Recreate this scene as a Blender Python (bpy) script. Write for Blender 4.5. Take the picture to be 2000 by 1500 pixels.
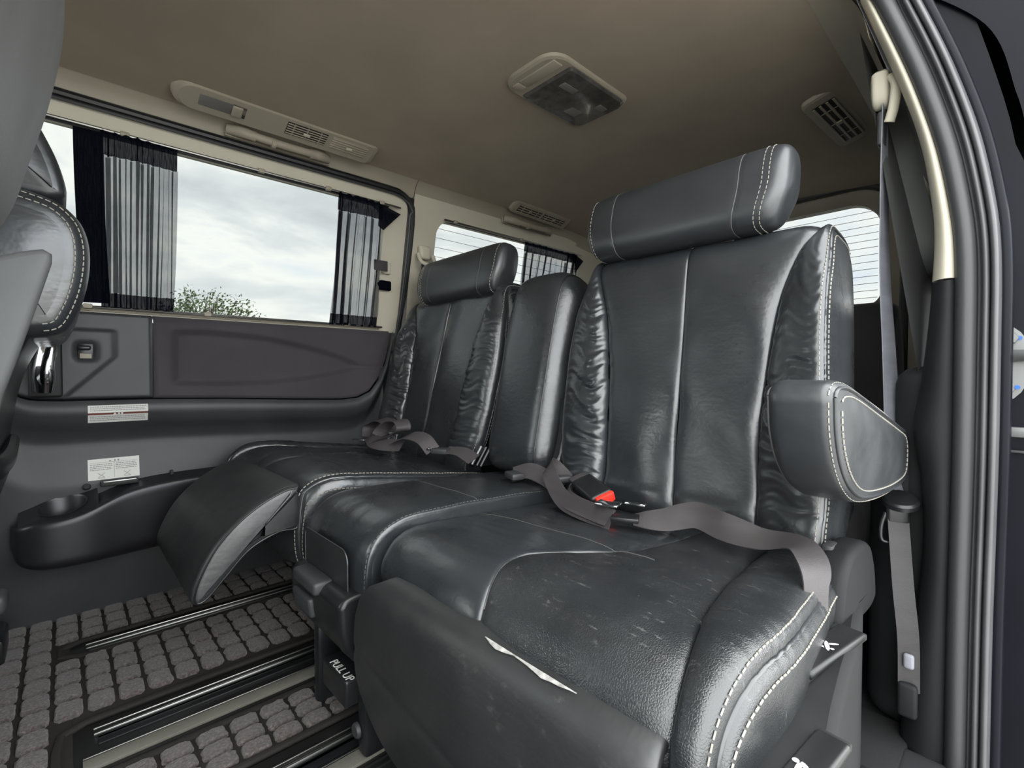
import bpy, bmesh, math, random
import numpy as np
from mathutils import Vector, Matrix, noise

for o in list(bpy.data.objects):
    bpy.data.objects.remove(o)
SC = bpy.context.scene
COL = SC.collection
RNG = random.Random(7)

# ------------------------------------------------------------------ camera, sky, exposure
# X across the van (0 at the open door, -1.6 at the far side), Y towards the tailgate, Z up from the cabin floor.
F_PX = 938.0
cam_d = bpy.data.cameras.new('camera')
cam = bpy.data.objects.new('camera', cam_d)
COL.objects.link(cam)
cam_d.sensor_width = 36.0
cam_d.lens = 36.0 * F_PX / 2000.0
cam_d.clip_start = 0.02
cam_d.clip_end = 400
cam.location = (0, 0, 0.62)
cam.rotation_euler = (math.radians(90) - math.atan(22 / F_PX), 0, math.radians(46.8))
SC.camera = cam

SC.view_settings.view_transform = 'Standard'
SC.view_settings.look = 'None'
SC.view_settings.gamma = 1.0
SC.view_settings.use_curve_mapping = False
SC.view_settings.exposure = 2.80
SKY_STRENGTH = 1.0

world = bpy.data.worlds.new('overcast_sky')
SC.world = world
world.use_nodes = True
wn = world.node_tree
wn.nodes.clear()
def wnode(t, **k):
    n = wn.nodes.new(t)
    for a, v in k.items():
        setattr(n, a, v)
    return n
w_out = wnode('ShaderNodeOutputWorld')
w_bg = wnode('ShaderNodeBackground')
w_tc = wnode('ShaderNodeTexCoord')
w_map = wnode('ShaderNodeMapping')
w_map.inputs['Scale'].default_value = (1.2, 1.2, 3.4)
w_map.inputs['Rotation'].default_value = (0.25, 0.1, 0.6)
w_n = wnode('ShaderNodeTexNoise')
w_n.inputs['Scale'].default_value = 2.1
w_n.inputs['Detail'].default_value = 7
w_n.inputs['Roughness'].default_value = 0.55
w_n.inputs['Distortion'].default_value = 0.5
w_r = wnode('ShaderNodeValToRGB')
cr = w_r.color_ramp
cr.elements[0].position = 0.30; cr.elements[0].color = (0.60, 0.76, 0.98, 1)
cr.elements[1].position = 0.70; cr.elements[1].color = (0.62, 0.65, 0.67, 1)
e = cr.elements.new(0.40); e.color = (0.86, 0.90, 0.93, 1)
e = cr.elements.new(0.50); e.color = (1.0, 1.0, 0.96, 1)
e = cr.elements.new(0.58); e.color = (0.80, 0.83, 0.84, 1)
wn.links.new(w_tc.outputs['Generated'], w_map.inputs['Vector'])
wn.links.new(w_map.outputs['Vector'], w_n.inputs['Vector'])
wn.links.new(w_n.outputs['Fac'], w_r.inputs['Fac'])
wn.links.new(w_r.outputs['Color'], w_bg.inputs['Color'])
w_bg.inputs['Strength'].default_value = SKY_STRENGTH
wn.links.new(w_bg.outputs['Background'], w_out.inputs['Surface'])

# ------------------------------------------------------------------ materials
class NT:
    def __init__(s, name):
        s.m = bpy.data.materials.new(name)
        s.m.use_nodes = True
        s.t = s.m.node_tree
        s.t.nodes.clear()
        s.out = s.n('ShaderNodeOutputMaterial')
    def n(s, typ, **k):
        nd = s.t.nodes.new(typ)
        for a, v in k.items():
            if a in nd.inputs:
                nd.inputs[a].default_value = v
            else:
                setattr(nd, a, v)
        return nd
    def l(s, a, b):
        s.t.links.new(a, b)
    def coords(s, scale=(1, 1, 1)):
        tc = s.n('ShaderNodeTexCoord')
        mp = s.n('ShaderNodeMapping')
        mp.inputs['Scale'].default_value = scale
        s.l(tc.outputs['Object'], mp.inputs['Vector'])
        return mp.outputs['Vector']
    def noise(s, vec, scale, detail=2, rough=0.5):
        n = s.n('ShaderNodeTexNoise')
        n.inputs['Scale'].default_value = scale
        n.inputs['Detail'].default_value = detail
        n.inputs['Roughness'].default_value = rough
        s.l(vec, n.inputs['Vector'])
        return n.outputs['Fac']
    def ramp(s, fac, stops):
        r = s.n('ShaderNodeValToRGB')
        el = r.color_ramp.elements
        el[0].position, el[0].color = stops[0][0], (*stops[0][1], 1)
        el[1].position, el[1].color = stops[-1][0], (*stops[-1][1], 1)
        for p, c in stops[1:-1]:
            q = el.new(p); q.color = (*c, 1)
        s.l(fac, r.inputs['Fac'])
        return r.outputs['Color']
    def mix(s, fac, a, b):
        m = s.n('ShaderNodeMix', data_type='RGBA')
        for sock, v in ((m.inputs[0], fac), (m.inputs[6], a), (m.inputs[7], b)):
            if isinstance(v, (float, int)):
                sock.default_value = v
            elif isinstance(v, tuple):
                sock.default_value = (*v, 1)
            else:
                s.l(v, sock)
        return m.outputs[2]
    def mapr(s, v, a, b, c, d):
        m = s.n('ShaderNodeMapRange')
        m.inputs[1].default_value = a; m.inputs[2].default_value = b
        m.inputs[3].default_value = c; m.inputs[4].default_value = d
        s.l(v, m.inputs[0])
        return m.outputs[0]
    def math(s, op, a, b):
        m = s.n('ShaderNodeMath', operation=op)
        for i, v in enumerate((a, b)):
            if isinstance(v, (float, int)):
                m.inputs[i].default_value = v
            else:
                s.l(v, m.inputs[i])
        return m.outputs[0]

def simple(name, col, rough=0.5, metal=0.0, var=0.15, nscale=8.0, bump=0.0, bscale=400.0, bdist=0.0006, spec=0.5, coat=0.0, sheen=0.0, stretch=(1, 1, 1)):
    b = NT(name)
    p = b.n('ShaderNodeBsdfPrincipled')
    v = b.coords(stretch)
    f = b.noise(v, nscale, 3)
    c0 = tuple(max(0, x * (1 - var)) for x in col)
    c1 = tuple(min(1, x * (1 + var)) for x in col)
    b.l(b.ramp(f, [(0.3, c0), (0.7, c1)]), p.inputs['Base Color'])
    p.inputs['Roughness'].default_value = rough
    p.inputs['Metallic'].default_value = metal
    p.inputs['Specular IOR Level'].default_value = spec
    p.inputs['Coat Weight'].default_value = coat
    p.inputs['Sheen Weight'].default_value = sheen
    if bump:
        h = b.noise(v, bscale, 3)
        bp = b.n('ShaderNodeBump')
        bp.inputs['Strength'].default_value = bump
        bp.inputs['Distance'].default_value = bdist
        b.l(h, bp.inputs['Height'])
        b.l(bp.outputs['Normal'], p.inputs['Normal'])
    b.l(p.outputs['BSDF'], b.out.inputs['Surface'])
    return b.m

def leather(name, col=(0.0225, 0.0253, 0.0285), rough=0.29, worn=0.0, grain=0.25):
    b = NT(name)
    p = b.n('ShaderNodeBsdfPrincipled')
    v = b.coords()
    f = b.noise(v, 9.0, 4, 0.6)
    base = b.ramp(f, [(0.3, tuple(x * 0.88 for x in col)), (0.72, tuple(x * 1.15 for x in col))])
    vor = b.n('ShaderNodeTexVoronoi', feature='DISTANCE_TO_EDGE')
    vor.inputs['Scale'].default_value = 420
    b.l(v, vor.inputs['Vector'])
    cell = b.mapr(vor.outputs['Distance'], 0.0, 0.25, 0.0, 1.0)
    crease = b.noise(v, 55.0, 2, 0.55)
    if worn:
        # long pale scuffs and dust specks
        vs = b.coords((22, 60, 22))
        s1 = b.noise(vs, 2.0, 6, 0.75)
        m1 = b.mapr(s1, 0.585, 0.66, 0.0, 1.0)
        msk = b.noise(v, 11.0, 2)
        m2 = b.math('MULTIPLY', m1, b.mapr(msk, 0.44, 0.58, 0.0, 1.0))
        sp = b.noise(v, 170.0, 2)
        m3 = b.math('MAXIMUM', b.math('MULTIPLY', m2, 0.45), b.math('MULTIPLY', b.mapr(sp, 0.73, 0.76, 0.0, 1.0), 0.35))
        lines = b.mapr(vor.outputs['Distance'], 0.0, 0.05, 0.25, 0.0)
        lm = b.math('MULTIPLY', lines, b.mapr(msk, 0.45, 0.65, 0.0, 1.0))
        m4 = b.math('MULTIPLY', b.math('MAXIMUM', m3, lm), worn)
        base = b.mix(m4, base, (0.24, 0.24, 0.23))
    b.l(base, p.inputs['Base Color'])
    b.l(b.mapr(f, 0.3, 0.7, rough - 0.06, rough + 0.08), p.inputs['Roughness'])
    p.inputs['Specular IOR Level'].default_value = 0.95
    peb = b.math('MULTIPLY', cell, 0.26) if worn > .5 else b.math('MULTIPLY', b.noise(v, 210, 0), 0.22)
    vw = b.coords((30, 30, 95))
    fold = b.noise(vw, 1.0, 3, 0.5)
    h = b.math('ADD', b.math('ADD', peb, b.math('MULTIPLY', crease, 0.6)), b.math('MULTIPLY', fold, 0.75))
    bp = b.n('ShaderNodeBump')
    bp.inputs['Strength'].default_value = min(1.0, grain * 1.35)
    bp.inputs['Distance'].default_value = 0.0016
    b.l(h, bp.inputs['Height'])
    b.l(bp.outputs['Normal'], p.inputs['Normal'])
    b.l(p.outputs['BSDF'], b.out.inputs['Surface'])
    return b.m

def glass(name, tint):
    b = NT(name)
    tr = b.n('ShaderNodeBsdfTransparent')
    tr.inputs['Color'].default_value = (*tint, 1)
    gl = b.n('ShaderNodeBsdfGlossy')
    gl.inputs['Roughness'].default_value = 0.02
    gl.inputs['Color'].default_value = (1, 1, 1, 1)
    fr = b.n('ShaderNodeFresnel')
    fr.inputs['IOR'].default_value = 1.12
    mx = b.n('ShaderNodeMixShader')
    b.l(fr.outputs['Fac'], mx.inputs['Fac'])
    b.l(tr.outputs['BSDF'], mx.inputs[1])
    b.l(gl.outputs['BSDF'], mx.inputs[2])
    b.l(mx.outputs['Shader'], b.out.inputs['Surface'])
    return b.m

def cloth(name, col, alpha, scale=1):
    """woven sheer: threads opaque, holes between them, one thin layer"""
    b = NT(name)
    d = b.n('ShaderNodeBsdfDiffuse')
    d.inputs['Color'].default_value = (*col, 1)
    tl = b.n('ShaderNodeBsdfTranslucent')
    tl.inputs['Color'].default_value = (*[x * 1.6 for x in col], 1)
    m1 = b.n('ShaderNodeMixShader')
    m1.inputs[0].default_value = 0.4
    b.l(d.outputs[0], m1.inputs[1]); b.l(tl.outputs[0], m1.inputs[2])
    tr = b.n('ShaderNodeBsdfTransparent')
    tr.inputs['Color'].default_value = (1, 1, 1, 1)
    v = b.coords((1, 60, 6))
    f = b.noise(v, 6, 2)
    mx = b.n('ShaderNodeMixShader')
    b.l(b.mapr(f, 0.25, 0.75, max(0, alpha - 0.05), min(1, alpha + 0.05)), mx.inputs['Fac'])
    b.l(tr.outputs[0], mx.inputs[1]); b.l(m1.outputs[0], mx.inputs[2])
    b.l(mx.outputs[0], b.out.inputs['Surface'])
    return b.m

M = {}
M['leather'] = leather('black_leather')
M['leather_worn'] = leather('black_leather_scuffed', col=(0.0150, 0.0168, 0.0190), rough=0.33, worn=0.8, grain=0.24)
M['leather_smooth'] = leather('black_leather_smooth', col=(0.022, 0.0245, 0.028), rough=0.38, grain=0.14)
M['leather_panel'] = leather('dark_leatherette', col=(0.016, 0.0165, 0.0175), rough=0.46, worn=0.25, grain=0.25)
M['thread'] = simple('pale_thread', (0.30, 0.285, 0.25), 0.7)
M['thread_dark'] = simple('grey_thread', (0.085, 0.085, 0.085), 0.6)
M['plastic'] = simple('charcoal_plastic', (0.038, 0.0385, 0.0415), 0.48, bump=0.25, bscale=900, bdist=0.0004)
M['plastic_matte'] = simple('matt_black_plastic', (0.013, 0.0135, 0.0145), 0.62, bump=0.2, bscale=900, bdist=0.0004, spec=0.2)
M['plastic_smooth'] = simple('black_plastic', (0.011, 0.0115, 0.0125), 0.34, bump=0.08, bscale=300)
M['door_fabric'] = simple('plum_grey_door_fabric', (0.040, 0.034, 0.040), 0.75, bump=0.3, bscale=1200, bdist=0.0005, sheen=0.2)
M['pocket'] = simple('dark_satin_plastic', (0.018, 0.018, 0.021), 0.34, bump=0.1, bscale=700, bdist=0.0003)
M['headliner'] = simple('beige_headliner_fabric', (0.295, 0.236, 0.170), 0.95, var=0.10, nscale=5, bump=0.35, bscale=800, bdist=0.0008, sheen=0.2)
M['cream'] = simple('cream_trim_plastic', (0.56, 0.525, 0.425), 0.55, var=0.04, bump=0.1, bscale=900, bdist=0.0003)
M['beige_plastic'] = simple('beige_plastic', (0.33, 0.295, 0.23), 0.5, var=0.05, bump=0.08, bscale=900, bdist=0.0003)
M['dark_slot'] = simple('dark_slot', (0.012, 0.012, 0.012), 0.6)
M['rubber'] = simple('black_rubber', (0.010, 0.0105, 0.012), 0.42, bump=0.15, bscale=200)
M['chrome'] = simple('chrome', (0.75, 0.76, 0.78), 0.08, metal=1.0, var=0.03)
M['steel'] = simple('brushed_steel', (0.34, 0.34, 0.33), 0.30, metal=1.0, var=0.1)
M['zinc'] = simple('zinc_plated_steel', (0.20, 0.205, 0.205), 0.42, metal=0.6, var=0.1, bump=0.1, bscale=60)
M['paint'] = simple('black_car_paint', (0.005, 0.0055, 0.009), 0.35, spec=0.12)
M['blue'] = simple('blue_mark', (0.02, 0.12, 0.55), 0.5)
M['red'] = simple('red_button', (0.75, 0.035, 0.02), 0.4)
M['white_print'] = simple('white_print', (0.80, 0.80, 0.78), 0.6)
M['label'] = simple('off_white_label', (0.62, 0.62, 0.58), 0.55, var=0.06)
M['ink'] = simple('grey_ink', (0.20, 0.20, 0.20), 0.7)
M['red_ink'] = simple('dull_red_ink', (0.16, 0.05, 0.04), 0.6)
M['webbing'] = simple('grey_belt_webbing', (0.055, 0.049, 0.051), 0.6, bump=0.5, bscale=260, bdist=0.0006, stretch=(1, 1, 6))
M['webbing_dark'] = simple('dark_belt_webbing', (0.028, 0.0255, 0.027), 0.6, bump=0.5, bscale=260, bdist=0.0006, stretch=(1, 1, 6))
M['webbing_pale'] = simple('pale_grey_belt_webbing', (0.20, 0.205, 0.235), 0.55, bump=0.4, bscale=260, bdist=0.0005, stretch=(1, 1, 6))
M['sheer'] = cloth('navy_sheer_curtain', (0.012, 0.013, 0.022), 0.62)
M['sheer_band'] = cloth('navy_curtain_band', (0.006, 0.0065, 0.012), 0.99)
M['glass'] = glass('privacy_glass', (0.134, 0.140, 0.138))
M['glass_front'] = glass('clear_glass', (0.86, 0.9, 0.88))
M['lens'] = simple('smoky_lamp_lens', (0.075, 0.07, 0.065), 0.18, coat=0.5, var=0.3, nscale=40)
M['lens_clear'] = simple('grey_lamp_lens', (0.16, 0.155, 0.145), 0.25, coat=0.3)
M['mat_base'] = simple('dark_mat_backing', (0.020, 0.0175, 0.0155), 0.95, bump=0.6, bscale=500, bdist=0.001)
M['floor'] = simple('dark_floor_carpet', (0.010, 0.010, 0.0105), 0.95, bump=0.6, bscale=600, bdist=0.001)
M['rail'] = simple('black_seat_rail', (0.018, 0.018, 0.018), 0.30, bump=0.1, bscale=50)
M['strip'] = simple('grey_grit_strip', (0.17, 0.165, 0.14), 0.9, bump=0.5, bscale=500, bdist=0.0008)
M['front_seat'] = simple('grey_seat_cover', (0.092, 0.092, 0.093), 0.55, bump=0.3, bscale=500, bdist=0.0006)
M['seat_fabric'] = simple('dark_seat_fabric', (0.030, 0.029, 0.031), 0.85, bump=0.4, bscale=700, sheen=0.2)
M['seat_shell'] = simple('grey_seat_back_shell', (0.12, 0.122, 0.125), 0.5, bump=0.2, bscale=600)
M['ground'] = simple('pale_concrete_ground', (0.40, 0.39, 0.37), 0.9, bump=0.4, bscale=12)
M['leaf'] = simple('green_leaf', (0.10, 0.17, 0.05), 0.6, var=0.4)
M['bark'] = simple('bark', (0.11, 0.085, 0.06), 0.9, bump=0.5, bscale=40)
M['worn_edge'] = simple('torn_leather_edge', (0.33, 0.32, 0.30), 0.9, var=0.4, nscale=120)
M['seal_grey'] = simple('grey_rubber_seal', (0.032, 0.033, 0.036), 0.5, bump=0.3, bscale=300, stretch=(1, 1, .2))
M['bead'] = simple('rubber_bead_highlight', (0.075, 0.075, 0.08), 0.4)  # rubber colour lightened to paint in the highlight lines along the beads
M['grey_trim'] = simple('grey_side_trim', (0.085, 0.088, 0.086), 0.6)
M['heater'] = simple('heater_wire', (0.05, 0.05, 0.045), 0.6)

def carpet(name):
    b = NT(name)
    p = b.n('ShaderNodeBsdfPrincipled')
    add = b.n('ShaderNodeNewGeometry')
    f = b.noise(add.outputs[0], 210, 5, 0.7)
    f2 = b.noise(add.outputs[0], 14, 2)
    c = b.ramp(f, [(0.32, (0.022, 0.017, 0.0165)), (0.5, (0.088, 0.070, 0.067)), (0.68, (0.22, 0.185, 0.175))])
    c2 = b.mix(b.mapr(f2, 0.3, 0.7, 0.0, 0.35), c, (0.10, 0.095, 0.10))
    b.l(c2, p.inputs['Base Color'])
    p.inputs['Roughness'].default_value = 0.95
    p.inputs['Sheen Weight'].default_value = 0.3
    bp = b.n('ShaderNodeBump')
    bp.inputs['Strength'].default_value = 0.9
    bp.inputs['Distance'].default_value = 0.003
    b.l(f, bp.inputs['Height'])
    b.l(bp.outputs['Normal'], p.inputs['Normal'])
    b.l(p.outputs['BSDF'], b.out.inputs['Surface'])
    return b.m
M['mat_tile'] = carpet('mauve_brown_carpet')

# ------------------------------------------------------------------ mesh helpers
def cr_curve(pts, n):
    """Catmull-Rom through the points, resampled to n evenly spaced ones"""
    p = np.array(pts, float)
    q = np.vstack([2 * p[0] - p[1], p, 2 * p[-1] - p[-2]])
    out = []
    for i in range(1, len(q) - 2):
        t = np.linspace(0, 1, 12, endpoint=False)[:, None]
        a, b, c, d = q[i - 1], q[i], q[i + 1], q[i + 2]
        out.append(0.5 * ((2 * b) + (c - a) * t + (2 * a - 5 * b + 4 * c - d) * t ** 2 + (3 * b - a - 3 * c + d) * t ** 3))
    out.append(p[-1:])
    o = np.vstack(out)
    s = np.concatenate([[0], np.cumsum(np.linalg.norm(np.diff(o, axis=0), axis=1))])
    u = np.linspace(0, s[-1], n)
    return np.stack([np.interp(u, s, o[:, k]) for k in range(o.shape[1])], axis=1)

def lin_curve(pts, n):
    p = np.array(pts, float)
    s = np.concatenate([[0], np.cumsum(np.linalg.norm(np.diff(p, axis=0), axis=1))])
    u = np.linspace(0, s[-1], n)
    return np.stack([np.interp(u, s, p[:, k]) for k in range(p.shape[1])], axis=1)

class MB:
    def __init__(s):
        s.v = []; s.f = []; s.n = 0
    def add(s, verts, faces):
        b = s.n
        verts = np.asarray(verts, float).reshape(-1, 3)
        s.v.append(verts); s.n += len(verts)
        s.f.extend([tuple(b + i for i in f) for f in faces])
        return s
    def grid(s, P, wu=False, wv=False):
        P = np.asarray(P, float)
        nu, nv = P.shape[:2]
        fs = []
        for i in range(nu if wu else nu - 1):
            for j in range(nv if wv else nv - 1):
                a = i * nv + j; b = ((i + 1) % nu) * nv + j
                c = ((i + 1) % nu) * nv + (j + 1) % nv; d = i * nv + (j + 1) % nv
                fs.append((a, b, c, d))
        return s.add(P, fs)
    def ring(s, A, B):
        return s.grid(np.stack([np.asarray(A), np.asarray(B)]), wv=True)
    def cap(s, loop, bulge=0.0, nrm=(0, 0, 1), rings=7):
        L = np.asarray(loop, float); c = L.mean(0); nrm = np.array(nrm, float)
        rows = []
        for k in np.linspace(1, 0.30, rings):
            rows.append(c + (L - c) * k + nrm * bulge * (1 - k ** 2))
        s.grid(np.array(rows), wv=True)
        n = len(L)
        s.f.append(tuple(s.n - n + i for i in reversed(range(n))))
        return s
    def rbox(s, c, size, r=0.005, seg=2, R=None):
        bm = bmesh.new()
        bmesh.ops.create_cube(bm, size=1)
        for v in bm.verts:
            v.co = Vector((v.co.x * size[0], v.co.y * size[1], v.co.z * size[2]))
        if r > 0:
            r = min(r, min(size) * 0.49)
            bmesh.ops.bevel(bm, geom=bm.edges[:] , offset=r, segments=seg, profile=0.5, affect='EDGES')
        bm.verts.ensure_lookup_table(); bm.verts.index_update()
        vs = np.array([v.co[:] for v in bm.verts]); fs = [[v.index for v in f.verts] for f in bm.faces]
        bm.free()
        if R is not None:
            vs = vs @ np.array(R).T
        return s.add(vs + np.array(c), fs)
    def tube(s, pts, r, seg=8, capped=True, flat=1.0):
        P = np.asarray(pts, float); m = len(P)
        T = np.gradient(P, axis=0); T /= np.linalg.norm(T, axis=1)[:, None] + 1e-12
        up = np.array([0, 0, 1.0]) if abs(T[0][2]) < 0.9 else np.array([1.0, 0, 0])
        N = np.zeros_like(P); N[0] = np.cross(T[0], up); N[0] /= np.linalg.norm(N[0])
        for i in range(1, m):
            N[i] = N[i - 1] - T[i] * (N[i - 1] @ T[i]); N[i] /= np.linalg.norm(N[i]) + 1e-12
        Bn = np.cross(T, N)
        rr = np.broadcast_to(np.asarray(r, float), (m,))
        a = np.linspace(0, 2 * math.pi, seg, endpoint=False)
        G = P[:, None] + rr[:, None, None] * (np.cos(a)[None, :, None] * N[:, None] + flat * np.sin(a)[None, :, None] * Bn[:, None])
        b = s.n
        s.grid(G, wv=True)
        if capped:
            s.f.append(tuple(b + i for i in range(seg)))
            s.f.append(tuple(b + (m - 1) * seg + i for i in reversed(range(seg))))
        return s
    def ribbon(s, pts, wdir, w, th=0.0015):
        """flat webbing with thickness; wdir one vector or one per point"""
        P = np.asarray(pts, float); m = len(P)
        W = np.broadcast_to(np.asarray(wdir, float), (m, 3)).copy()
        T = np.gradient(P, axis=0); T /= np.linalg.norm(T, axis=1)[:, None] + 1e-12
        W -= T * (W * T).sum(1)[:, None]; W /= np.linalg.norm(W, axis=1)[:, None] + 1e-12
        N = np.cross(T, W)
        h = th / 2
        G = np.stack([P - W * w / 2 - N * h, P - W * w / 6 - N * h, P + W * w / 6 - N * h, P + W * w / 2 - N * h, P + W * w / 2 + N * h, P + W * w / 6 + N * h, P - W * w / 6 + N * h, P - W * w / 2 + N * h], axis=1)
        b = s.n
        s.grid(G, wv=True)
        s.f.append(tuple(b + i for i in range(8))); s.f.append(tuple(b + (m - 1) * 8 + i for i in reversed(range(8))))
        return s
    def puff(s, prof, x0, x1, r=0.02, bulge=0.01, n=80, seg=5, nx=8, yscale=None, smooth=True):
        """closed (Y,Z) profile extruded along X with rounded rims and cushioned ends"""
        L = cr_curve(list(prof) + [prof[0]], n + 1)[:-1] if smooth else lin_curve(list(prof) + [prof[0]], n + 1)[:-1]
        t = np.roll(L, -1, 0) - np.roll(L, 1, 0)
        nr = np.stack([t[:, 1], -t[:, 0]], 1); nr /= np.linalg.norm(nr, axis=1)[:, None] + 1e-12
        area = 0.5 * np.sum(L[:, 0] * np.roll(L[:, 1], -1) - np.roll(L[:, 0], -1) * L[:, 1])
        if area < 0: nr = -nr
        rows = []
        sg = 1 if x1 > x0 else -1
        for a in np.linspace(0, math.pi / 2, seg):
            rows.append((x0 + sg * r * (1 - math.sin(a)), r * (1 - math.cos(math.pi / 2 - a)) if False else r * (1 - math.cos(a))))
        rows = [(x0 + sg * r * (1 - math.cos(a)), r * (1 - math.sin(a))) for a in np.linspace(0, math.pi / 2, seg)]
        mids = [(x, 0.0) for x in np.linspace(x0 + sg * r, x1 - sg * r, nx)[1:-1]]
        end = [(x1 - sg * r * (1 - math.cos(a)), r * (1 - math.sin(a))) for a in np.linspace(math.pi / 2, 0, seg)]
        G = []
        for x, ins in rows + mids + end:
            Q = L - nr * ins
            G.append(np.column_stack([np.full(len(L), x), Q]))
        G = np.array(G)
        s.grid(G, wv=True)
        s.cap(G[0], bulge, (-sg, 0, 0)); s.cap(G[-1], bulge, (sg, 0, 0))
        s.last = G
        return s
    def prism(s, poly, n0, n1, axis=0):
        """flat polygon (two other axes) extruded from n0 to n1 along axis"""
        k = len(poly); out = []
        for c in (n0, n1):
            for p in poly:
                q = [0, 0, 0]; oth = [a for a in range(3) if a != axis]
                q[axis] = c; q[oth[0]], q[oth[1]] = p
                out.append(q)
        fs = [tuple(range(k)), tuple(range(2 * k - 1, k - 1, -1))] + [(i, (i + 1) % k, k + (i + 1) % k, k + i) for i in range(k)]
        return s.add(out, fs)
    def lathe(s, prof, c, ax=(0, 0, 1), seg=28):
        ax = Vector(ax).normalized(); q = Vector((0, 0, 1)).rotation_difference(ax).to_matrix()
        R = np.array(q)
        a = np.linspace(0, 2 * math.pi, seg, endpoint=False)
        G = np.array([[np.array([r * math.cos(t), r * math.sin(t), h]) for t in a] for r, h in prof])
        G = G @ R.T + np.array(c)
        return s.grid(G, wv=True)
    def build(s, name, mat, parent=None, smooth=35, tf=None, normals=False):
        V = np.vstack(s.v)
        if tf is not None:
            V = tf(V)
        me = bpy.data.meshes.new(name)
        me.from_pydata(V.tolist(), [], s.f)
        if normals:
            bm = bmesh.new(); bm.from_mesh(me)
            bmesh.ops.recalc_face_normals(bm, faces=bm.faces); bm.to_mesh(me); bm.free()
        me.polygons.foreach_set('use_smooth', [True] * len(me.polygons))
        if smooth < 180:
            me.set_sharp_from_angle(angle=math.radians(smooth))
        me.materials.append(M[mat] if isinstance(mat, str) else mat)
        o = bpy.data.objects.new(name, me)
        COL.objects.link(o)
        if parent is not None:
            o.parent = parent
            o.matrix_parent_inverse = Matrix.Translation(-Vector(parent.get('_base', (0, 0, 0))))
        return o

def thing(name, label=None, cat=None, loc=(0, 0, 0), group=None, kind=None):
    o = bpy.data.objects.new(name, None)
    COL.objects.link(o)
    o.location = loc
    o['_base'] = loc
    o.empty_display_size = 0.05
    return tag(o, label, cat, group, kind)
def tag(o, label=None, cat=None, group=None, kind=None):
    if label: o['label'] = label
    if cat: o['category'] = cat
    if group: o['group'] = group
    if kind: o['kind'] = kind
    return o
def struct(o, label=None, cat=None):
    return tag(o, label, cat, None, 'structure')

def stitches(mb, pts, nrm, pitch=0.0075, ln=0.0052, w=0.0013, lift=0.0007):
    P = np.asarray(pts, float)
    s = np.concatenate([[0], np.cumsum(np.linalg.norm(np.diff(P, axis=0), axis=1))])
    n = int(s[-1] / pitch)
    if n < 1: return
    N = np.broadcast_to(np.asarray(nrm, float), P.shape)
    ev = lambda A, u: np.stack([np.interp(u, s, A[:, k]) for k in range(3)], axis=-1)
    for i in range(n):
        u = (i + 0.5) * pitch
        a, b = ev(P, u - ln / 2), ev(P, u + ln / 2); nn = ev(N, u)
        nn = nn / (np.linalg.norm(nn) + 1e-9)
        t = b - a; t /= np.linalg.norm(t) + 1e-9
        q = np.cross(t, nn) * w / 2
        lo = nn * (lift - 0.0008); hi = nn * (lift + 0.0004)
        mb.add([a - q + lo, a + q + lo, b + q + lo, b - q + lo, a - q * .5 + hi, a + q * .5 + hi, b + q * .5 + hi, b - q * .5 + hi],
               [(0, 1, 5, 4), (1, 2, 6, 5), (2, 3, 7, 6), (3, 0, 4, 7), (4, 5, 6, 7)])

def rrect(y0, y1, z0, z1, r, n=8):
    """rounded rectangle loop in 2D; r one radius or four (y1z1, y0z1, y0z0, y1z0)"""
    rr = r if isinstance(r, (tuple, list)) else (r,) * 4
    out = []
    for (cy, cz, sy, sz, a0), q in zip(((y1, z1, -1, -1, 0), (y0, z1, 1, -1, 90), (y0, z0, 1, 1, 180), (y1, z0, -1, 1, 270)), rr):
        for a in np.linspace(a0, a0 + 90, n):
            out.append((cy + sy * q + q * math.cos(math.radians(a)), cz + sz * q + q * math.sin(math.radians(a))))
    return np.array(out)

def sm(t):
    t = np.clip(t, 0, 1)
    return t * t * (3 - 2 * t)
def bump1(v, a, b, w):
    """1 inside a..b with soft edges of width w"""
    return sm((v - a) / w + 0.5) * (1 - sm((v - b) / w + 0.5))

# ------------------------------------------------------------------ setting: shell of the van
def Xg(z):
    """inner face of the far side above the belt line: leans inwards to the roof"""
    z = np.asarray(z, float)
    return np.where(z > 0.77, -1.585 + (z - 0.77) * 0.2, -1.585)
def Xn(z):
    return -1.66 - Xg(z)

def zc(x, y):
    u = (np.asarray(x, float) + 0.83) / 0.63
    d = np.clip((np.asarray(y, float) - 1.4) / 0.7, 0, 2)
    return 1.33 - 0.036 * np.abs(u) ** 3 - 0.045 * d ** 2

# outside ground
mb = MB(); mb.add([(-60, -60, -.45), (60, -60, -.45), (60, 60, -.45), (-60, 60, -.45)], [(0, 1, 2, 3)])
struct(mb.build('ground', 'ground'), 'pale concrete ground outside the van', 'ground')

# floor
mb = MB(); mb.rbox((-0.86, 0.27, -0.03), (1.60, 3.8, 0.06), 0.004)
floor = struct(mb.build('floor', 'floor'), 'dark carpeted cabin floor of the van', 'floor')

# ceiling
xs = np.linspace(-1.462, -0.235, 50); ys = np.linspace(-1.6, 2.12, 60)
G = np.array([[(x, y, zc(x, y)) for y in ys] for x in xs])
mb = MB(); mb.grid(G); mb.grid(G + np.array([0, 0, 0.045]))
ceiling = struct(mb.build('ceiling', 'headliner'), 'beige fabric headliner of the van', 'ceiling')

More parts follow.
